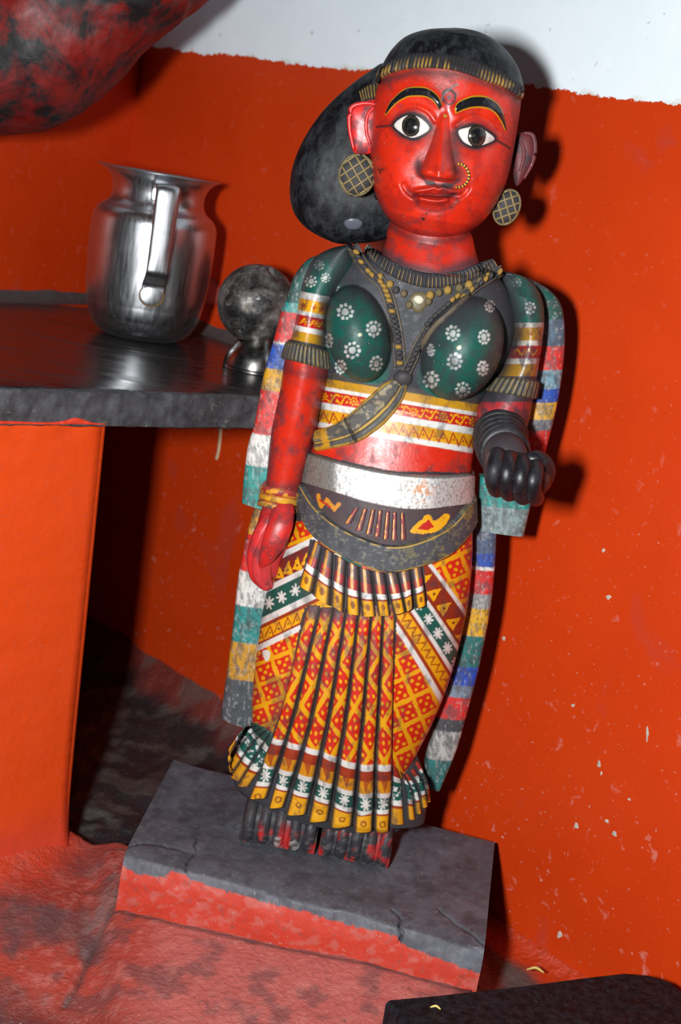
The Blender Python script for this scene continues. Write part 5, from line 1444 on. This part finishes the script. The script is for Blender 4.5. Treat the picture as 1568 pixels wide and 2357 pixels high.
for i in range(7):
    A = [c4(top[i], topY[i]), c4(mid[i], midY[i]), c4(bnd[i], bndY[i]), c4(bot[i], botY[i])]
    B = [c4(top[i + 1], topY[i]), c4(mid[i + 1], midY[i]), c4(bnd[i + 1], bndY[i] + 12), c4(bot[i + 1] - 6, botY[i])]
    g = Geo()
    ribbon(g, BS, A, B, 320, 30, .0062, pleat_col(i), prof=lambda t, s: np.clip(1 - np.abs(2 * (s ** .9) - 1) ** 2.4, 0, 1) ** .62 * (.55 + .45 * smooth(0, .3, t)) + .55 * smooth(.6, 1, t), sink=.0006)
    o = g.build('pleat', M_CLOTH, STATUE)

# side ruffles of the hem
def ruffle_col(i, lo):
    def f(u, v, t, s):
        P = Paint(u, v, GRN); one = np.ones(u.shape)
        bands(P, one, t, [(-1, .2, lo), (.2, .27, WHT), (.27, .58, GRN), (.58, .66, WHT), (.66, .72, BRN), (.72, 2, (190, 132, 18))]) if False else None
        for a, b, c in ((-1, .18, lo), (.18, .27, WHT), (.27, .58, GRN), (.58, .67, WHT), (.67, .72, BRN), (.72, 2, (190, 132, 18))): P.put(((t >= a) & (t < b)) * 1.0, c)
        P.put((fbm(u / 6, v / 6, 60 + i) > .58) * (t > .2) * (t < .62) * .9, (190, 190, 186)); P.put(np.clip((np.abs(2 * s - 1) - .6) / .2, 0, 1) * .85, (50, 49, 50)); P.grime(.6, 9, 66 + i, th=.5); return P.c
    return f
RUF = [([(1000, 1010), (1025, 1100), (1040, 1318)], [(972, 985), (968, 1100), (958, 1318)], 1), ([(1030, 1040), (1075, 1130), (1097, 1290)], [(1012, 1020), (1045, 1130), (1056, 1290)], 1), ([(1060, 1040), (1110, 1130), (1130, 1255)], [(1038, 1040), (1080, 1130), (1100, 1260)], 1), ([(1090, 1010), (1142, 1100), (1160, 1215)], [(1068, 1025), (1114, 1110), (1132, 1230)], 1), ([(1112, 965), (1158, 1080), (1166, 1190)], [(1095, 985), (1146, 1090), (1158, 1200)], 1),
       ([(300, 800), (240, 900), (115, 1105)], [(320, 850), (285, 950), (180, 1110)], 0), ([(280, 790), (190, 880), (82, 1050)], [(300, 810), (228, 920), (130, 1085)], 0), ([(255, 775), (160, 850), (66, 990)], [(280, 795), (190, 880), (92, 1040)], 0), ([(230, 765), (140, 820), (68, 930)], [(255, 780), (160, 850), (70, 985)], 0), ([(215, 755), (150, 790), (90, 870)], [(235, 768), (145, 815), (76, 925)], 0)]
for i, (A, B, sd) in enumerate(RUF):
    g = Geo(); ribbon(g, BS, [c4(*p) for p in A], [c4(*p) for p in B], 110, 14, .0042, ruffle_col(i, (150, 40, 24) if sd else (40, 70, 62)), prof=lambda t, s: np.clip(1 - np.abs(2 * s - 1) ** 2.2, 0, 1) ** .6 * (.5 + .5 * t), sink=.0005)
    g.build('ruffle', M_CLOTH, STATUE)

# ---- short frill under the lower belt
fr_t = arc([(722, 1240), (760, 1268), (827, 1304), (893, 1318), (940, 1310), (972, 1298)], 10)
fr_b = np.array([(693, 1345), (724, 1368), (764, 1389), (797, 1409), (832, 1416), (870, 1415), (905, 1412), (932, 1406), (955, 1398), (980, 1390)], float)
def frill_col(i):
    def f(u, v, t, s):
        P = Paint(u, v, (150, 40, 34))
        for a, b, c in ((0, .3, (84, 62, 62)), (.3, .5, (150, 40, 40)), (.5, .62, WHT), (.62, .66, BRN), (.66, 2, YEL)): P.put(((t >= a) & (t < b)) * 1.0, c)
        P.put((np.abs(s - .45) < .12) * (t < .5) * .8, (204, 140, 22)); P.put((np.hypot((t - .8) * 4, (s - .5) * 2) < .3) * .8, (110, 50, 16))
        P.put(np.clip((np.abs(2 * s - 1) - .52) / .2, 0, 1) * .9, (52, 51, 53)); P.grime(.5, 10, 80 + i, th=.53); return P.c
    return f
for i in range(9):
    g = Geo(); ribbon(g, BS, [tuple(fr_t[i]), tuple(fr_b[i])], [tuple(fr_t[i + 1] + (random.uniform(-3, 3), 0)), tuple(fr_b[i + 1] - (2 + random.uniform(-3, 4), random.uniform(-5, 5)))], 100, 20, .0062, frill_col(i), prof=lambda t, s: np.clip(1 - np.abs(2 * s - 1) ** 2.4, 0, 1) ** .6 * (.45 + .3 * t) + .55 * smooth(0, .7, t), sink=.0005)
    g.build('frill_fold', M_CLOTH, STATUE)

# ---- heavy lower belt
g = Geo()
def lbelt(u, v, t, s):
    P = Paint(u, v, (64, 65, 69)); P.put((((s > .03) & (s < .075)) | ((s > .93) & (s < .975))) * .95 * smooth(.36, .5, fbm(u / 20, v / 20, 2)), (176, 136, 36)); P.put(smooth(.54, .64, fbm(u / 22, v / 18, 7)) * .5 * smooth(900, 980, u), (132, 116, 30)); P.put(smooth(.6, .68, fbm(u / 6, v / 6, 12)) * .35, (130, 124, 96)); P.grime(.5, 14, 5, th=.53); return P.c
ring(g, skirt, [(670, 1085), (689, 1117), (719, 1163), (765, 1204), (827, 1237), (893, 1257), (959, 1250), (1036, 1214), (1084, 1163), (1100, 1140)], [(668, 1140), (684, 1168), (704, 1219), (755, 1265), (827, 1301), (893, 1319), (959, 1309), (1036, 1281), (1086, 1230), (1100, 1205)], 240, 46, .0042, lbelt, prof=lambda t, s: np.clip(1 - np.abs(2 * s - 1) ** 30, 0, 1) ** .5)
o = g.build('lower_belt', M_ORN, STATUE); tag(o, 'heavy soot-grey belt with worn gilt edges')

# ---- shawl hanging behind both arms
def shawl(L, R, Y, steps, th=.013, seed=5, n=240, m=40, slope=.15, dome=.006, ref=None):
    a = arc(L, n); b = arc(R, n); s = np.linspace(0, 1, m)
    q = a[:, None] * (1 - s)[None, :, None] + b[:, None] * s[None, :, None]
    Fv = at_y(q[..., 0], q[..., 1], Y); e = np.clip(1 - np.abs(2 * s - 1) ** 4, 0, 1) ** .5
    Fv[..., 1] -= e[None] * dome; Bv = at_y(q[..., 0], q[..., 1], Y); Bv[..., 1] += th - dome + .002
    u, v = q[..., 0], q[..., 1]; P = Paint(u, v, (80, 80, 84), wob=2.5, seed=seed)
    w = v - slope * (u - (ref if ref else a[:, 0].mean()))
    bands(P, np.ones(u.shape), w, steps); P.put(smooth(.5, .6, fbm(u / 9, v / 24, seed, 5)) * .5, (70, 70, 72)); P.put(smooth(.62, .70, fbm(u / 5, v / 9, seed + 9, 5)) * .35, (170, 168, 162)); P.put(smooth(.56, .66, fbm(u / 4, v / 10, seed + 19, 5)) * .5, (60, 60, 62))
    g = Geo(); V = np.concatenate([Fv, Bv[:, ::-1]], 1); C = np.concatenate([P.c, P.c[:, ::-1]], 1)
    g.add(V.reshape(-1, 3), grid_faces(n, 2 * m, cv=True), C.reshape(-1, 3)); k = np.arange(2 * m); g.f.append(k[::-1][None]); g.f.append((k + (n - 1) * 2 * m)[None])
    o = g.build('shawl_fold', M_SHAWL, STATUE); flat_shade(o, 60); return o
o = shawl([(742, 584), (705, 600), (676, 638), (662, 680), (650, 708), (629, 785), (606, 867), (586, 974), (571, 1025), (561, 1100), (557, 1155)], [(800, 600), (760, 640), (730, 680), (712, 740), (700, 800), (690, 880), (672, 980), (655, 1050), (640, 1110), (625, 1175)], .948,
      [(400, 705, GRN), (690, 712, TEAL), (712, 785, (188, 40, 38)), (783, 789, WHT), (788, 846, BLU), (846, 898, (190, 140, 22)), (897, 1000, (196, 48, 40)), (1000, 1076, WHT), (1074, 1300, TEAL)], slope=.12, ref=625)
tag(o, 'left shoulder end of the banded shawl')
o = shawl([(586, 1165), (566, 1240), (549, 1326), (537, 1434), (526, 1520), (515, 1600), (509, 1650)], [(660, 1190), (650, 1260), (640, 1340), (630, 1440), (622, 1530), (618, 1610), (612, 1685)], .955,
      [(1100, 1225, (196, 136, 20)), (1225, 1312, (190, 34, 28)), (1310, 1392, (196, 194, 188)), (1390, 1476, (26, 120, 116)), (1474, 1562, (176, 128, 26)), (1560, 1800, (64, 72, 76))], slope=.1, ref=560, seed=15)
tag(o, 'left lower tail of the banded shawl')
o = shawl([(1150, 640), (1180, 680), (1195, 740), (1195, 800), (1192, 880), (1188, 960), (1175, 1060)], [(1170, 626), (1222, 643), (1266, 668), (1291, 700), (1300, 744), (1300, 805), (1291, 887), (1276, 963), (1252, 1055)], .952,
      [(400, 735, GRN), (733, 795, (70, 92, 112)), (795, 850, (190, 36, 30)), (850, 893, (96, 134, 150)), (893, 924, (28, 66, 150)), (924, 964, (196, 148, 22)), (963, 990, GRY), (988, 1200, (184, 34, 28))], slope=0, seed=25)
tag(o, 'right shoulder fold of the banded shawl')
o = shawl([(1105, 1095), (1100, 1150), (1098, 1218)], [(1236, 1110), (1222, 1165), (1206, 1233)], .955, [(1000, 1165, TEAL), (1165, 1300, (120, 138, 138))], slope=.1, ref=1160, seed=35, n=90)
tag(o, 'right end of the shawl below the raised fist')
o = shawl([(1075, 1200), (1070, 1300), (1060, 1400), (1045, 1500), (1015, 1600), (990, 1700), (975, 1780), (985, 1808)], [(1144, 1215), (1140, 1300), (1131, 1390), (1119, 1460), (1100, 1550), (1076, 1640), (1050, 1730), (1014, 1816)], .957,
      [(1100, 1268, (70, 84, 110)), (1266, 1298, (40, 70, 150)), (1297, 1306, WHT), (1305, 1362, (186, 30, 28)), (1360, 1396, (150, 148, 146)), (1394, 1460, (196, 148, 22)), (1458, 1530, (24, 96, 92)), (1530, 1576, (30, 66, 160)), (1574, 1604, (110, 124, 140)), (1602, 1655, (186, 34, 30)), (1654, 1684, (60, 60, 64)), (1682, 1750, (160, 158, 154)), (1750, 1900, (34, 104, 100))], slope=.1, ref=1080, seed=45)
tag(o, 'right lower tail of the banded shawl')

# ---- lime drip and paint chips on the right wall
wall = bpy.data.objects['wall_right']
gw = Geo(); block(gw, CORNER, (D45, -D45), 1.55, (D45, D45), 0.06, -0.25, 1.15)
WBV = BVHTree.FromPolygons(np.vstack(gw.v).tolist(), [p for f in gw.f for p in f.tolist()])
flat_c = lambda c: (lambda u, v, t=None, s=None: np.broadcast_to(lin(c), u.shape + (3,)))
g = Geo(); ribbon(g, WBV, [(505, 980), (503, 1010), (499, 1040), (494, 1058)], [(512, 980), (510, 1010), (506, 1040), (501, 1060)], 40, 7, .0012, flat_c((200, 176, 130)), Y=1.3)
g.build('lime_drip', two_tone('cream_lime', (0.60, 0.50, 0.30), (0.50, 0.40, 0.22), 0.4, 0.6, 0.6, 90), wall)
for i, (x, y, a, b_) in enumerate(((1379, 1758, 5, 14), (1384, 1780, 3, 7), (1490, 1690, 4, 22), (1319, 1624, 6, 4), (1397, 1890, 6, 5), (1415, 1919, 7, 9), (1327, 1900, 6, 12), (1288, 2151, 7, 13), (1389, 1267, 5, 6), (1401, 1375, 8, 6), (1160, 1470, 5, 6), (1449, 1840, 5, 4))):
    o_ = [(x + a * cos(t) * (1 + .35 * math.sin(3 * t + i)), y + b_ * sin(t) * (1 + .3 * math.cos(2 * t + i))) for t in np.linspace(0, 2 * pi, 9, endpoint=False)]
    g = Geo(); relief(g, WBV, o_, 20, 4, .0003, (150, 140, 128), Y=1.1); g.build('paint_chip', M_CHIP, wall)
